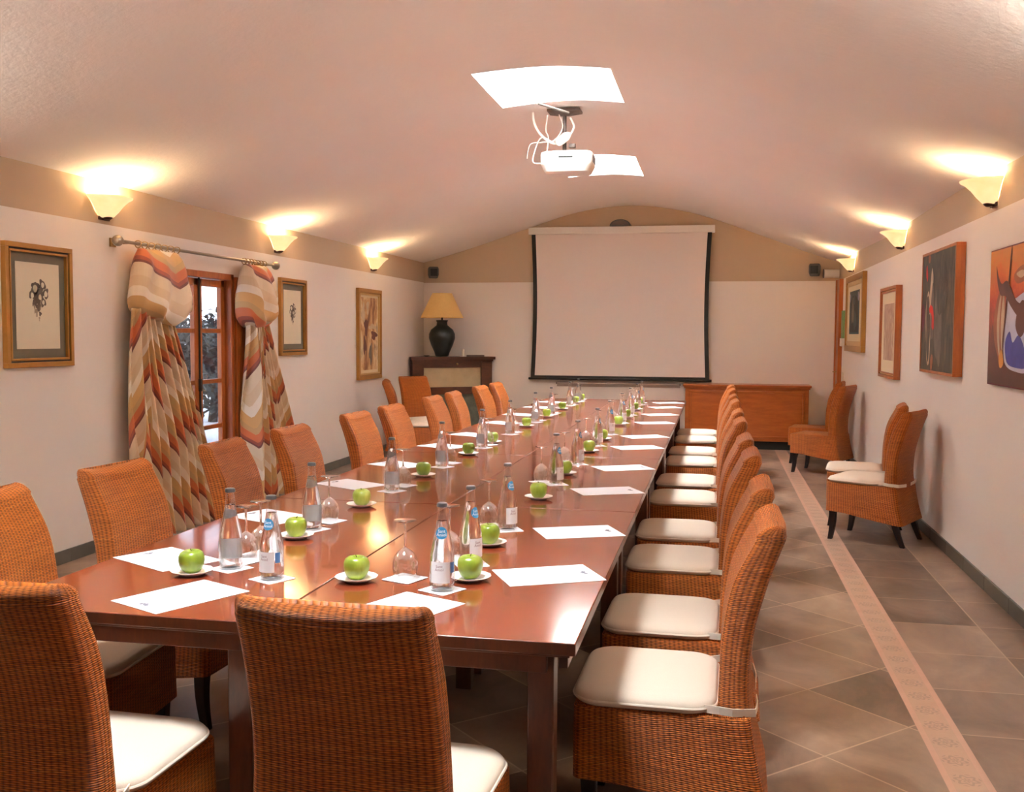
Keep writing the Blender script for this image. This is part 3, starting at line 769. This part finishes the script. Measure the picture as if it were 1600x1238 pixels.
# ------------------------------------------------------------------ curtains
rod = thing('curtain_rod', 'antique metal curtain rod with ball ends above the window', 'curtain rod', (XL+.13, 0, 2.085))
MB().tube([(0, 3.84, 0), (0, 6.22, 0)], .012, 12).build('rod', M['metal'], rod)
for y, sg in ((3.84, -1), (6.22, 1)):
    ob = MB().lathe([(.002, -.05), (.026, -.042), (.037, -.02), (.037, .0), (.026, .02), (.014, .03), (.02, .036), (.014, .044)], 14, (0, 0, 0)).build('finial', M['metal'], rod)
    ob.rotation_euler = (-PI/2 if sg < 0 else PI/2, 0, 0); ob.location = (0, y+sg*.03, 0)
for y in (3.93, 6.12):
    MB().tube([(-.125, y, -.0), (0, y, -.0)], .012, 8).box((-.123, y, 0), (.012, .06, .06)).build('bracket', M['brass'], rod)
def curtain(label, y0, y1, neck, bottom, seed, N=6):
    rn = random.Random(seed); yc = (y0+y1)/2; c = thing('curtain', label, 'curtain', (XL+.13, yc, 0), 0, 'striped curtains at the window')
    W = y1-y0
    # puffed top, gathered on the rod and tied below
    nz, na = 30, 64; m = MB(); rings = []
    PW = [(0, .44), (.12, .47), (.4, .5), (.75, .53), (.9, .46), (1, .26)]; PD = [(0, .045), (.12, .09), (.4, .125), (.75, .15), (.9, .14), (1, .08)]
    for j in range(nz+1):
        t = j/nz; z = lerp(2.055, 1.575, t); ring = []
        for i in range(na):
            a = 2*PI*i/na; ca, sa = math.cos(a), math.sin(a)
            ex = .75
            py = W*curve(PW, t)*math.copysign(abs(ca)**ex, ca); px = curve(PD, t)*math.copysign(abs(sa)**ex, sa)
            q = noise.noise(Vector((px*5+seed, py*4.5, z*3.2)))
            fold = .026*math.sin(9*ca+3*math.sin(z*5+seed))*min(1, t*2+.4)
            px = px*(1+.4*q)+fold*(1 if sa > 0 else .3); py += .025*q
            zz = z-.05*max(0, t-.55)*(1+math.sin(ca*4+seed))*1.2
            ring.append((max(px, -.085), py, zz))
        rings.append(ring)
    b = len(m.v)
    for rg in rings: m.v += [Vector(p) for p in rg]
    for j in range(nz):
        for i in range(na):
            i2 = (i+1) % na
            def uvf(i_, j_):
                ca = math.cos(2*PI*i_/na); return (i_/na, (j_/nz)*1.05+.35*abs(ca-.1)+.12+.07*seed)
            m.face([j*na+i, j*na+i2, (j+1)*na+i2, (j+1)*na+i], [uvf(i, j), uvf(i+1, j), uvf(i+1, j+1), uvf(i, j+1)])
    m.face(list(range(na))); m.face([nz*na+i for i in range(na)][::-1])
    m.build('puff', M['curtain'], c, angle=80)
    # long pleated fall, flaring to the floor
    ns, nt = 150, 56; m = MB()
    for j in range(nt+1):
        t = j/nt; z = lerp(1.64, .012, t); e = t**.8
        n0, n1 = neck; b0, b1 = bottom
        lo, hi = lerp(n0, b0, curve([(0, 0), (.3, .05), (1, 1)], t) if b0 >= n0 else e), lerp(n1, b1, curve([(0, 0), (.15, .16), (.5, .52), (1, 1)], t))
        amp = lerp(.036, .085, min(1, t*1.6)); xo = lerp(.0, .02, t)
        for i in range(ns+1):
            s = i/ns; sw = s+.03*math.sin(4*s+3*t+seed)
            ph = 2*PI*N*sw+seed+1.2*math.sin(2.2*t+3*s)
            x = xo+amp*math.sin(ph)*(1-.25*math.sin(5*s+seed)); x += .02*noise.noise(Vector((s*5, t*3, seed)))
            y = lerp(lo, hi, s)-yc+.3*amp*math.cos(ph)*.6
            m.v.append(Vector((max(x, -.085), y, z)))
    for j in range(nt):
        for i in range(ns):
            def uvd(i_, j_):
                s = i_/ns; t = j_/nt; tri = abs(((s*N*1.0+.25) % 1)-.5)*2
                return (s, t*3.1+.5*tri*(.5+.8*t)+.9*s+.55*noise.noise(Vector((math.floor(s*N*1.0+.25)*3.7, t*1.5, seed)))+.13*seed)
            k = j*(ns+1)+i
            m.face([k, k+1, k+ns+2, k+ns+1], [uvd(i, j), uvd(i+1, j), uvd(i+1, j+1), uvd(i, j+1)])
    d_ = m.build('drape', M['curtain'], c, angle=180); so = d_.modifiers.new('cloth', 'SOLIDIFY'); so.thickness = .004
    for k in range(7):
        y = lerp(y0+.02, y1-.03, k/6)-yc
        MB().tube([(.025*math.cos(2*PI*q/14), y+.006*math.sin(4*PI*q/14), 2.081+.025*math.sin(2*PI*q/14)) for q in range(14)], .0035, 6, closed=True).build('curtain_ring', M['brass'], c)
curtain('striped rust and cream curtain with puffed top, left of the window', 4.02, 4.58, (3.98, 4.42), (3.92, 5.02), 1.3, 9)
curtain('striped rust and cream curtain with puffed top, right of the window', 5.62, 6.05, (5.74, 6.0), (5.68, 6.70), 4.1, 7)

# ------------------------------------------------------------------ pictures
def frame_pic(X, sx, y0, y1, z0, z1, depth, fw, fmats, label, lean=.0, name='framed_picture'):
    """picture on a side wall; local x = away from the wall"""
    p = thing(name, label, 'picture', (X, (y0+y1)/2, z0), 0 if sx > 0 else PI)
    w, h = y1-y0, z1-z0
    p.rotation_euler = (0, lean*1.0, 0 if sx > 0 else PI)
    m = MB()
    def ring(a, b, d0, d1, mi):
        for lo, hi in (((d0, -w/2+a, a), (d1, w/2-a, b)), ((d0, -w/2+a, h-b), (d1, w/2-a, h-a)), ((d0, -w/2+a, b), (d1, -w/2+b, h-b)), ((d0, w/2-b, b), (d1, w/2-a, h-b))): m.box2(lo, hi, mi)
    ring(0, fw*.55, .002, depth, 0); ring(fw*.55, fw*.75, .002, depth*.72, 1); ring(fw*.75, fw, .002, depth*.85, 2)
    m.build('frame', fmats, p, smooth=False, bevel=.002)
    return p, w, h
def panel(p, name, mat, y0, y1, z0, z1, x0, x1):
    return MB().box2((x0, y0, z0), (x1, y1, z1)).build(name, mat, p, smooth=False)
def blob(cy, cz_, ry, rz_, x, seed=0, n=20, wob=.15, rot=0):
    pts = []
    for i in range(n):
        a = 2*PI*i/n; k = 1+wob*math.sin(3*a+seed)+wob*.6*math.sin(5*a+2*seed); y, z = ry*k*math.cos(a), rz_*k*math.sin(a)
        pts.append((x, cy+y*math.cos(rot)-z*math.sin(rot), cz_+y*math.sin(rot)+z*math.cos(rot)))
    return pts
def sketch(p, h, s=1.0):
    m = MB(); rn = random.Random(3)
    ink = [(-.03, .17, .05), (.05, .19, .045), (-.07, .12, .04), (.09, .13, .04), (.0, .11, .06), (.06, .06, .035), (-.04, .06, .03), (0, .02, .03), (.02, -.03, .018)]
    for k, (y, z, r_) in enumerate(ink): m.poly(blob(y*s, h*.55+z*s-.06, r_*s*.85, r_*s, .0122, k*1.7, 22, .2), 0, (.0003, 0, 0), 0)
    for k, (y, z, r_) in enumerate([(-.02, -.07, .022), (.03, .0, .03), (-.05, .0, .028), (.01, -.12, .012), (-.04, -.06, .014)]): m.poly(blob(y*s, h*.55+z*s-.02, r_*s*.6, r_*s*1.5, .0121, k*2.2, 18, .3), 0, (.0003, 0, 0), 2)
    for k, (y, z, r_) in enumerate([(-.035, .165, .03), (.055, .195, .022), (-.07, .11, .022), (.09, .125, .024), (.02, .1, .022), (.06, .06, .018)]): m.poly(blob(y*s, h*.55+z*s-.06, r_*s*.8, r_*s, .0127, k, 18, .06), 0, (.0003, 0, 0), 1)
    m.build('ink_sketch', [M['ink_dark'], M['art_paper'], M['ink_mid']], p, smooth=False)
for (y0, y1, lab, s) in ((2.83, 3.45, 'framed ink sketch of fruit near the left edge of the photo, largest frame there', .78), (6.58, 7.2, 'small framed ink sketch between the right curtain and the middle left sconce', .66)):
    p, w_, h_ = frame_pic(XL, 1, y0, y1, 1.26, 2.0, .035, .055, [M['gold'], M['frame_black'], M['gold']], lab, .0)
    panel(p, 'mount', M['mat_grey'], -w_/2+.05, w_/2-.05, .05, h_-.05, .004, .010)
    panel(p, 'drawing', M['art_paper'], -w_/2+.11, w_/2-.11, .11, h_-.11, .010, .012); sketch(p, h_, s)
p, w_, h_ = frame_pic(XL, 1, 8.68, 9.49, .935, 2.0, .04, .075, [M['gold'], M['gold'], M['gilt_pale']], 'tall framed sepia abstract on the left wall, nearest the lamp')
panel(p, 'mount', M['mat_cream'], -w_/2+.07, w_/2-.07, .07, h_-.07, .004, .012)
panel(p, 'canvas', M['art_sepia'], -w_/2+.10, w_/2-.10, .11, h_-.10, .012, .014)
m = MB()
for k, (y, z, a, b, mi) in enumerate([(-.1, .62, .06, .1, 0), (.18, .52, .1, .05, 0), (-.15, .4, .05, .1, 0), (.12, .62, .14, .03, 1), (-.2, .78, .06, .1, 1), (.05, .3, .05, .12, 2), (-.05, .85, .04, .08, 1)]):
    m.poly(blob(y, z, a, b, .0142+.0004*k, k, 20, .25), 0, (.0003, 0, 0), mi)
m.build('brush_marks', [M['brown_paint'], M['cream_paint'], M['grey_paint']], p, smooth=False)
# right wall (local y runs the other way: +y local = nearer the camera)
p = thing('canvas_painting', 'dark abstract painting with a red blot in deep wooden edge, right wall', 'painting', (XR, 5.18, 1.215), PI)
w_, h_, dp = 1.08, .87, .062; m = MB()
m.box2((.002, -w_/2, 0), (dp, w_/2, .02)).box2((.002, -w_/2, h_-.02), (dp, w_/2, h_)).box2((.002, -w_/2, .02), (dp, -w_/2+.02, h_-.02)).box2((.002, w_/2-.02, .02), (dp, w_/2, h_-.02))
m.build('frame', M['orange_wood'], p, smooth=False, bevel=.002)
panel(p, 'canvas', M['art_dark'], -w_/2+.02, w_/2-.02, .02, h_-.02, .02, dp-.004)
m = MB(); x_ = dp-.0036
for k, (y, z, a, b, mi, rt) in enumerate([(-.28, .33, .085, .27, 0, .1), (-.285, .33, .065, .24, 1, .1), (-.2, .58, .05, .16, 0, -.15), (-.15, .42, .06, .2, 4, 0), (.05, .35, .12, .3, 4, .1), (-.36, .72, .03, .06, 2, .3), (-.12, .08, .04, .06, 3, -.3), (-.28, .82, .04, .03, 3, 0), (-.45, .4, .05, .1, 5, 0), (.15, .6, .16, .2, 1, 0)]):
    m.poly(blob(y, z, a, b, x_+.0004*k, k, 26, .08, rt), 0, (.0003, 0, 0), mi)
xr_ = x_+.005
m.poly([(xr_, y, z) for y, z in ((-.24, .46), (-.19, .49), (-.12, .47), (-.07, .40), (-.06, .32), (-.10, .305), (-.14, .33), (-.135, .39), (-.17, .43), (-.22, .43))], 0, (.0003, 0, 0), 2)
m.build('brush_marks', [M['cream_paint'], M['art_dark'], M['red_paint'], M['tan_paint'], M['grey_paint'], M['maroon']], p, smooth=False)
p = thing('canvas_painting', 'orange abstract painting with blue and white shapes, at the right edge', 'painting', (XR, 3.33, 1.205), PI)
w_, h_, dp = 1.18, .76, .03
MB().box2((.002, -w_/2, 0), (dp, w_/2, h_)).build('frame', M['maroon'], p, smooth=False, bevel=.002)
panel(p, 'canvas', M['art_orange'], -w_/2+.008, w_/2-.008, .008, h_-.008, dp-.002, dp+.0015)
m = MB(); x_ = dp+.0017
def stroke(pts, mi, k):
    n_ = len(pts); out = []
    for i in range(n_):
        a_, b_, c_, d_ = [Vector(pts[(i+j) % n_]) for j in (-1, 0, 1, 2)]
        for q in (0, .25, .5, .75): out.append(.5*((2*b_)+(c_-a_)*q+(2*a_-5*b_+4*c_-d_)*q*q+(3*b_-a_-3*c_+d_)*q**3))
    m.poly([(x_+.0004*k, p_.x, p_.y) for p_ in out], 0, (.0003, 0, 0), mi)
stroke([(-.24, .50), (-.10, .47), (.12, .50), (.30, .42), (.34, .24), (.2, .1), (-.05, .09), (-.22, .12), (-.27, .2), (-.25, .36)], 4, 0)
stroke([(-.24, .24), (-.16, .30), (-.1, .24), (0, .28), (.1, .22), (.16, .12), (-.04, .11), (-.2, .135)], 5, 1)
stroke([(-.02, .42), (.06, .46), (.16, .4), (.1, .3), (.02, .27), (-.06, .33)], 2, 1)
stroke([(.1, .26), (.2, .3), (.27, .2), (.18, .14)], 3, 2)
stroke([(-.3, .55), (-.38, .52), (-.45, .44), (-.48, .34), (-.45, .24), (-.38, .17), (-.32, .12), (-.29, .16), (-.27, .3), (-.26, .45)], 0, 2)
stroke([(-.34, .51), (-.39, .44), (-.41, .33), (-.38, .22), (-.335, .15), (-.35, .24), (-.36, .36)], 1, 3)
stroke([(-.29, .5), (-.325, .42), (-.33, .3), (-.30, .2), (-.275, .25), (-.265, .38)], 1, 4)
stroke([(-.35, .15), (-.31, .2), (-.27, .17), (-.26, .12), (-.32, .1)], 3, 5)
stroke([(-.175, .735), (-.16, .735), (-.175, .6), (-.2, .5), (-.235, .36), (-.275, .21), (-.29, .25), (-.255, .4), (-.215, .56)], 2, 6)
stroke([(-.45, .665), (-.40, .60), (-.33, .56), (-.22, .57), (-.05, .46), (.1, .45), (.28, .52), (.42, .66), (.36, .5), (.22, .38), (.02, .37), (-.14, .43), (-.25, .49), (-.35, .5), (-.42, .57)], 2, 7)
stroke([(-.1, .6), (.05, .64), (.18, .6), (.1, .56), (-.05, .55)], 0, 8)
stroke([(-.06, .6), (.04, .615), (.1, .595), (.02, .575)], 1, 9)
stroke([(.4, .3), (.5, .42), (.55, .3), (.48, .12), (.4, .15)], 0, 2)
m.build('brush_marks', [M['tan_paint'], M['cream_paint'], M['brown_paint'], M['yellow_paint'], M['white_paint'], M['blue_paint']], p, smooth=False)
p, w_, h_ = frame_pic(XR, -1, 6.86, 7.72, 1.1, 1.92, .055, .05, [M['orange_wood'], M['gilt_pale'], M['orange_wood']], 'faded pinkish drawing in honey wood frame on the right wall', .0)
panel(p, 'mount', M['mat_cream'], -w_/2+.045, w_/2-.045, .045, h_-.045, .01, .036)
panel(p, 'drawing', M['art_pink'], -w_/2+.17, w_/2-.17, .16, h_-.15, .036, .037)
p, w_, h_ = frame_pic(XR, -1, 8.95, 10.35, 1.3, 2.17, .05, .12, [M['gold'], M['gilt_pale'], M['gilt_pale']], 'gilt framed picture with dark arched shape, farthest on the right wall', .0)
panel(p, 'mount', M['mat_cream'], -w_/2+.11, w_/2-.11, .11, h_-.11, .01, .034)
panel(p, 'canvas', M['teal_paint'], -w_/2+.3, w_/2-.3, .2, h_-.18, .034, .036)
m = MB(); m.poly([(.0362, y, z) for y, z in [(-.32, .22), (.32, .22), (.32, .5)]+[(.32*math.cos(a*PI/10), .5+.14*math.sin(a*PI/10)) for a in range(1, 10)]+[(-.32, .5)]], 0, (.0004, 0, 0), 0)
for k, (y, z, a, b, mi) in enumerate([(-.36, .62, .05, .05, 1), (.34, .62, .06, .05, 1), (.1, .35, .12, .1, 2), (-.1, .45, .1, .14, 3), (0, .58, .1, .05, 2)]): m.poly(blob(y, z, a, b, .0367+.0004*k, k), 0, (.0003, 0, 0), mi)
m.build('brush_marks', [M['black'], M['lilac_paint'], M['teal_paint'], M['grey_paint']], p, smooth=False)

# ------------------------------------------------------------------ screen wall
s = thing('projection_screen', 'large white pull-down projection screen with black border on the back wall', 'screen', (-.185, YB-.09, 0))
MB().box((0, .02, 2.885), (2.5, .1, .095)).build('casing', M['white'], s, bevel=.006)
# cloth: slightly waisted at the sides
def side(z): return 1.212-.03*math.sin(PI*min(1, max(0, (z-.86)/2)))
m = MB(); nz = 24
for (mi, ins, off) in ((1, 0, 0), (0, .055, -.0015)):
    b = len(m.v); z0 = .875 if mi else .915
    for j in range(nz+1):
        z = lerp(z0, 2.84, j/nz); xx = side(z)-ins
        m.v += [Vector((-xx, off, z)), Vector((xx, off, z)), Vector((xx, off+.001, z)), Vector((-xx, off+.001, z))]
    for j in range(nz):
        for e in range(4): k = b+j*4; m.face([k+e, k+(e+1) % 4, k+4+(e+1) % 4, k+4+e], None, mi)
    m.face([b, b+1, b+2, b+3], None, mi)
m.build('screen_cloth', [M['screen'], M['black']], s, smooth=False)
MB().tube([(-1.24, 0, .872), (1.24, 0, .872)], .016, 10).build('bottom_bar', M['black'], s)
t = thing('loudspeaker', 'grey oval centre loudspeaker above the projection screen', 'speaker', (-.18, YB-.1, 2.934))
MB().loft([[(.14*k*math.cos(a*PI/12), y, .085*k*math.sin(a*PI/12)) for a in range(13)] for y, k in ((-.09, .86), (-.075, 1), (.09, 1))]).build('cabinet', M['grey'], t)
MB().loft([[(.11*math.cos(a*PI/12), y, .012+.06*math.sin(a*PI/12)) for a in range(13)] for y in (-.094, -.09)]).build('grille', M['dgrey'], t)
for x, lab in ((-2.78, 'small grey loudspeaker high in the far left corner'), (2.34, 'small grey loudspeaker high on the back wall, far right')):
    t = thing('loudspeaker', lab, 'speaker', (x, YB-.13, 2.27), math.radians(-12 if x > 0 else 25))
    MB().loft([[(px*k, py*k, z) for px, py in ((-.07, -.06), (.07, -.06), (.07, .05), (-.07, .05))] for z, k in ((-.02, .8), (.03, 1), (.11, 1), (.14, .85))]).build('cabinet', M['grey'], t, bevel=.01)
    MB().box((0, -.0655, .06), (.1, .004, .1)).build('grille', M['black'], t, bevel=.002)
    MB().box((0, .10, .06), (.03, .14, .03)).build('bracket', M['dgrey'], t)
t = thing('air_duct', 'pale grey cylindrical duct high in the far right corner', 'duct', (2.54, YB-.07, 2.285))
MB().tube([(-.08, 0, 0), (.11, 0, 0)], .055, 16).build('pipe', M['white'], t)
e_ = MB().lathe([(.001, 0), (.058, 0), (.058, .012), (.001, .012)], 16).build('end_ring', M['grey'], t)
e_.rotation_euler = (0, PI/2, 0); e_.location = (-.09, 0, 0)
t = thing('marker_rail', 'slim grey marker rail on the wall below the screen', 'rail', (-.2, YB, .81))
MB().box((0, -.03, 0), (1.68, .055, .02)).box((0, -.004, -.02), (1.68, .008, .05)).build('ledge', simple('pale_grey_rail', rgb(176, 158, 148), .4, .03), t, bevel=.003)
for x in (-.84, .84): MB().box((x, -.03, 0), (.012, .06, .026)).build('end_cap', M['dgrey'], t)

sb = thing('sideboard', 'wide honey-brown panelled wooden sideboard against the back wall', 'sideboard', (1.5, YB-.22, 0))
MB().box((0, 0, .46), (1.56, .38, .70)).build('body', M['sideboard'], sb, bevel=.004)
MB().box((0, -.01, .825), (1.62, .43, .03)).box((0, -.005, .80), (1.59, .40, .025)).build('top', M['sideboard'], sb, bevel=.005)
MB().box((0, .02, .055), (1.48, .32, .109)).build('plinth', M['black'], sb)
m = MB(); yf = -.19
m.box((0, yf-.006, .455), (1.40, .012, .56)); m.build('front_panel', M['sideboard'], sb, bevel=.006)
m = MB()
for x in (-.715, .715): m.box((x, yf-.009, .455), (.03, .018, .60))
for z in (.745, .165): m.box((0, yf-.009, z), (1.46, .018, .03))
m.build('moulding', M['sideboard'], sb, bevel=.006)

# ------------------------------------------------------------------ corner fireplace
pa, pb = Vector((XL+.02, 10.66, 0)), Vector((-1.93, YB-.02, 0)); mid = (pa+pb)/2; dv = (pb-pa); ang = math.atan2(dv.y, dv.x); Wd = dv.length
fp = thing('fireplace', 'dark wood corner fireplace surround with cream panel, left of the screen', 'fireplace', (mid.x, mid.y, 0), ang)
hw = Wd/2-.03
for sx in (-1, 1): MB().box((sx*(hw-.09), .02, .55), (.16, .1, 1.10)).build('post', M['dark_wood'], fp, bevel=.004)
def tri(z0, z1, ov):
    # mantel slab filling the corner
    c_ = Vector((XL+.004, YB-.004, 0))-mid; c_ = Matrix.Rotation(-ang, 3, 'Z') @ c_
    return MB().poly([(-hw-ov, -.04-ov, z0), (hw+ov, -.04-ov, z0), (hw+ov*.2, .05, z0), (c_.x, c_.y-.02, z0), (-hw-ov*.2, .05, z0)], 2, (0, 0, z1-z0))
tri(1.10, 1.125, .0).build('cornice', M['dark_wood'], fp, smooth=False)
tri(1.1255, 1.165, .025).build('mantel_shelf', M['dark_wood'], fp, smooth=False, bevel=.004)
MB().box((0, .02, 1.06), (2*hw-.34, .08, .09)).box((0, .02, .70), (2*hw-.34, .08, .1)).build('cross_rail', M['dark_wood'], fp, bevel=.004)
MB().box((0, .035, .88), (2*hw-.34, .05, .27)).build('stone_panel', M['panel_stone'], fp)
MB().box((0, .05, .325), (2*hw-.34, .05, .648)).build('hearth_front', M['hearth'], fp)
kb = MB().lathe([(.001, 0), (.012, .002), (.016, .01), (.01, .02), (.001, .022)], 12).build('knob', M['brass'], fp)
kb.rotation_euler = (PI/2, 0, 0); kb.location = (.06, -.02, 1.065)
ZM = 1.1652
t = thing('table_lamp', 'dark vase table lamp with yellow shade on the corner mantel', 'lamp', (-2.58, 11.03, ZM))
vp = [(.075, 0), (.09, .01), (.105, .06), (.15, .16), (.18, .25), (.178, .31), (.15, .37), (.1, .41), (.075, .43), (.07, .47), (.085, .495), (.075, .5)]
MB().lathe(vp, 32).build('vase_base', M['vase'], t, angle=60)
MB().tube([(0, 0, .49), (0, 0, .6)], .012, 10).build('stem', M['black'], t)
MB().lathe([(.295, .53), (.135, .865), (.13, .865), (.29, .53)], 40, cap0=False, cap1=False).build('lamp_shade', M['shade'], t, angle=60)
t = thing('candle_holder', 'small glass holder with white candle beside the vase lamp', 'candle', (-2.30, 11.1, ZM))
MB().lathe([(.001, 0), (.045, .001), (.047, .006), (.02, .01), (.02, .014), (.001, .014)], 20).build('dish', M['china'], t)
MB().lathe([(.019, .0145), (.019, .1), (.001, .101)], 16).build('candle', M['candle'], t)
t = MB().box((0, 0, .012), (.24, .07, .024)).build('book', M['dgrey'], None, bevel=.003, loc=(-2.14, 11.16, ZM)); t.rotation_euler = (0, 0, ang); tag(t, 'thin grey closed book on the mantel beside the candle', 'book')
t = MB().lathe([(.001, 0), (.025, 0), (.04, .012), (.042, .018), (.036, .018), (.02, .006), (.001, .006)], 20).build('dish', M['vase'], None, loc=(-2.76, 10.9, ZM)); tag(t, 'little dark dish on the mantel left of the lamp', 'dish')

t = thing('wall_box', 'small green and white box on the right wall beside the door', 'sign', (XR, 10.72, 1.4))
MB().box((-.02, 0, .22), (.036, .18, .34)).build('green_plate', M['green_sign'], t, bevel=.003)
MB().box((-.025, .06, 0), (.046, .12, .1)).build('white_unit', M['white'], t, bevel=.006)
t = MB().box((-.008, 0, 0), (.014, .08, .08)).build('light_switch', M['white'], None, bevel=.003, loc=(XR-.001, 10.78, .98)); tag(t, 'small white light switch on the right wall near the door', 'switch')

# ------------------------------------------------------------------ projector under the skylight
PX, PY, PZ = -.045, 5.5, 2.742
t = thing('projector', 'white ceiling projector hanging on a grey pole below the skylight', 'projector', (PX, PY, PZ))
rg = []
for z, k, yk in ((-.03, .78, .7), (-.02, .86, .85), (.025, .97, .97), (.04, 1, 1), (.11, 1, 1), (.125, .975, .97), (.132, .9, .9)):
    rg.append([(x*k, y*yk, z) for x, y in [(a, b) for b, a in rrect(-.14, .14, .2, .05, 5, (8, 6))]])
MB().loft(rg).build('housing', M['white'], t, angle=35)
MB().box((0, -.1405, .085), (.11, .004, .012)).build('front_slot', M['black'], t)
ln = MB().lathe([(.001, 0), (.04, 0), (.042, .012), (.03, .014), (.001, .006)], 20).build('lens', M['black'], t)
ln.rotation_euler = (-PI/2, 0, 0); ln.location = (-.11, .141, .07)
m = MB()
for k in range(5): m.box((.201, -.08+.035*k, .075), (.006, .015, .05))
m.build('side_grille', M['dgrey'], t)
ztop = cz(PX-.03, PY)-PZ
MB().box((-.02, .0, .142), (.17, .13, .016)).tube([(-.03, 0, .15), (-.03, 0, .2), (-.03, 0, ztop-.02)], .016, 10).box((.03, 0, .19), (.05, .04, .03)).build('mount_pole', M['dgrey'], t, bevel=.002)
MB().loft([[(-.03+.15*k*math.cos(2*PI*a/4+PI/4)*1.2, .11*k*math.sin(2*PI*a/4+PI/4), z) for a in range(4)] for z, k in ((ztop-.055, .25), (ztop-.03, 1), (ztop-.014, 1))]).build('ceiling_plate', M['dgrey'], t, smooth=False)
cb = MB().lathe([(.001, -.07), (.025, -.06), (.035, -.02), (.035, .03), (.02, .06), (.001, .07)], 14).build('cable_box', M['white'], t)
cb.rotation_euler = (0, math.radians(52), 0); cb.location = (-.03, -.06, .235)
def cable(pts, r_, nm='cable'):
    P_ = [Vector(p) for p in pts]; out = []
    for i in range(len(P_)-1):
        p0, p1, p2, p3 = P_[max(i-1, 0)], P_[i], P_[i+1], P_[min(i+2, len(P_)-1)]
        for k in range(8):
            q = k/8; out.append(.5*((2*p1)+(p2-p0)*q+(2*p0-5*p1+4*p2-p3)*q*q+(3*p1-p0-3*p2+p3)*q**3))
    out.append(P_[-1]); MB().tube(out, r_, 8).build(nm, M['white'], t)
zt_ = ztop-.05
cable([(-.27, -.05, zt_+.02), (-.26, -.05, zt_-.06), (-.21, -.04, zt_-.15), (-.1, -.02, zt_-.22), (-.02, 0, .27)], .009)
cable([(-.16, -.03, zt_-.0), (-.17, -.04, zt_-.12), (-.15, -.04, .25), (-.16, -.05, .132)], .005)
cable([(-.07, -.03, zt_-.0), (-.04, -.04, zt_-.1), (-.1, -.06, zt_-.2), (-.2, -.07, .21), (-.29, -.05, .2), (-.32, -.02, .1)], .004)
cable([(-.1, -.08, .2), (-.2, -.09, .24), (-.26, -.08, .1), (-.25, -.1, .05), (-.19, -.1, .045)], .004)
cable([(.02, -.04, zt_-.03), (.05, -.05, zt_-.1), (.02, -.05, zt_-.16), (.0, -.05, .27)], .008)
t2 = thing('ceiling_bar', 'thin grey metal bar across the near skylight above the projector', 'bar', (-.13, 5.13, 3.13))
MB().tube([(-.07, -.14, .02), (.12, .12, -.0)], .009, 8).build('rod', M['dgrey'], t2)
MB().tube([(-.05, -.11, .018), (-.05, -.11, .2)], .006, 6).build('hanger', M['dgrey'], t2)

# ------------------------------------------------------------------ world and view
wd = bpy.data.worlds.new('world'); sc.world = wd; wd.use_nodes = True
bg = wd.node_tree.nodes['Background']; bg.inputs[0].default_value = (.80, .86, 1, 1); bg.inputs[1].default_value = 1.0
vs = sc.view_settings; vs.view_transform = 'Standard'; vs.look = 'None'; vs.gamma = 1; vs.use_curve_mapping = False; vs.exposure = 1.74
sc.cycles.max_bounces = 10; sc.cycles.diffuse_bounces = 7; sc.cycles.transparent_max_bounces = 24; sc.cycles.transmission_bounces = 8
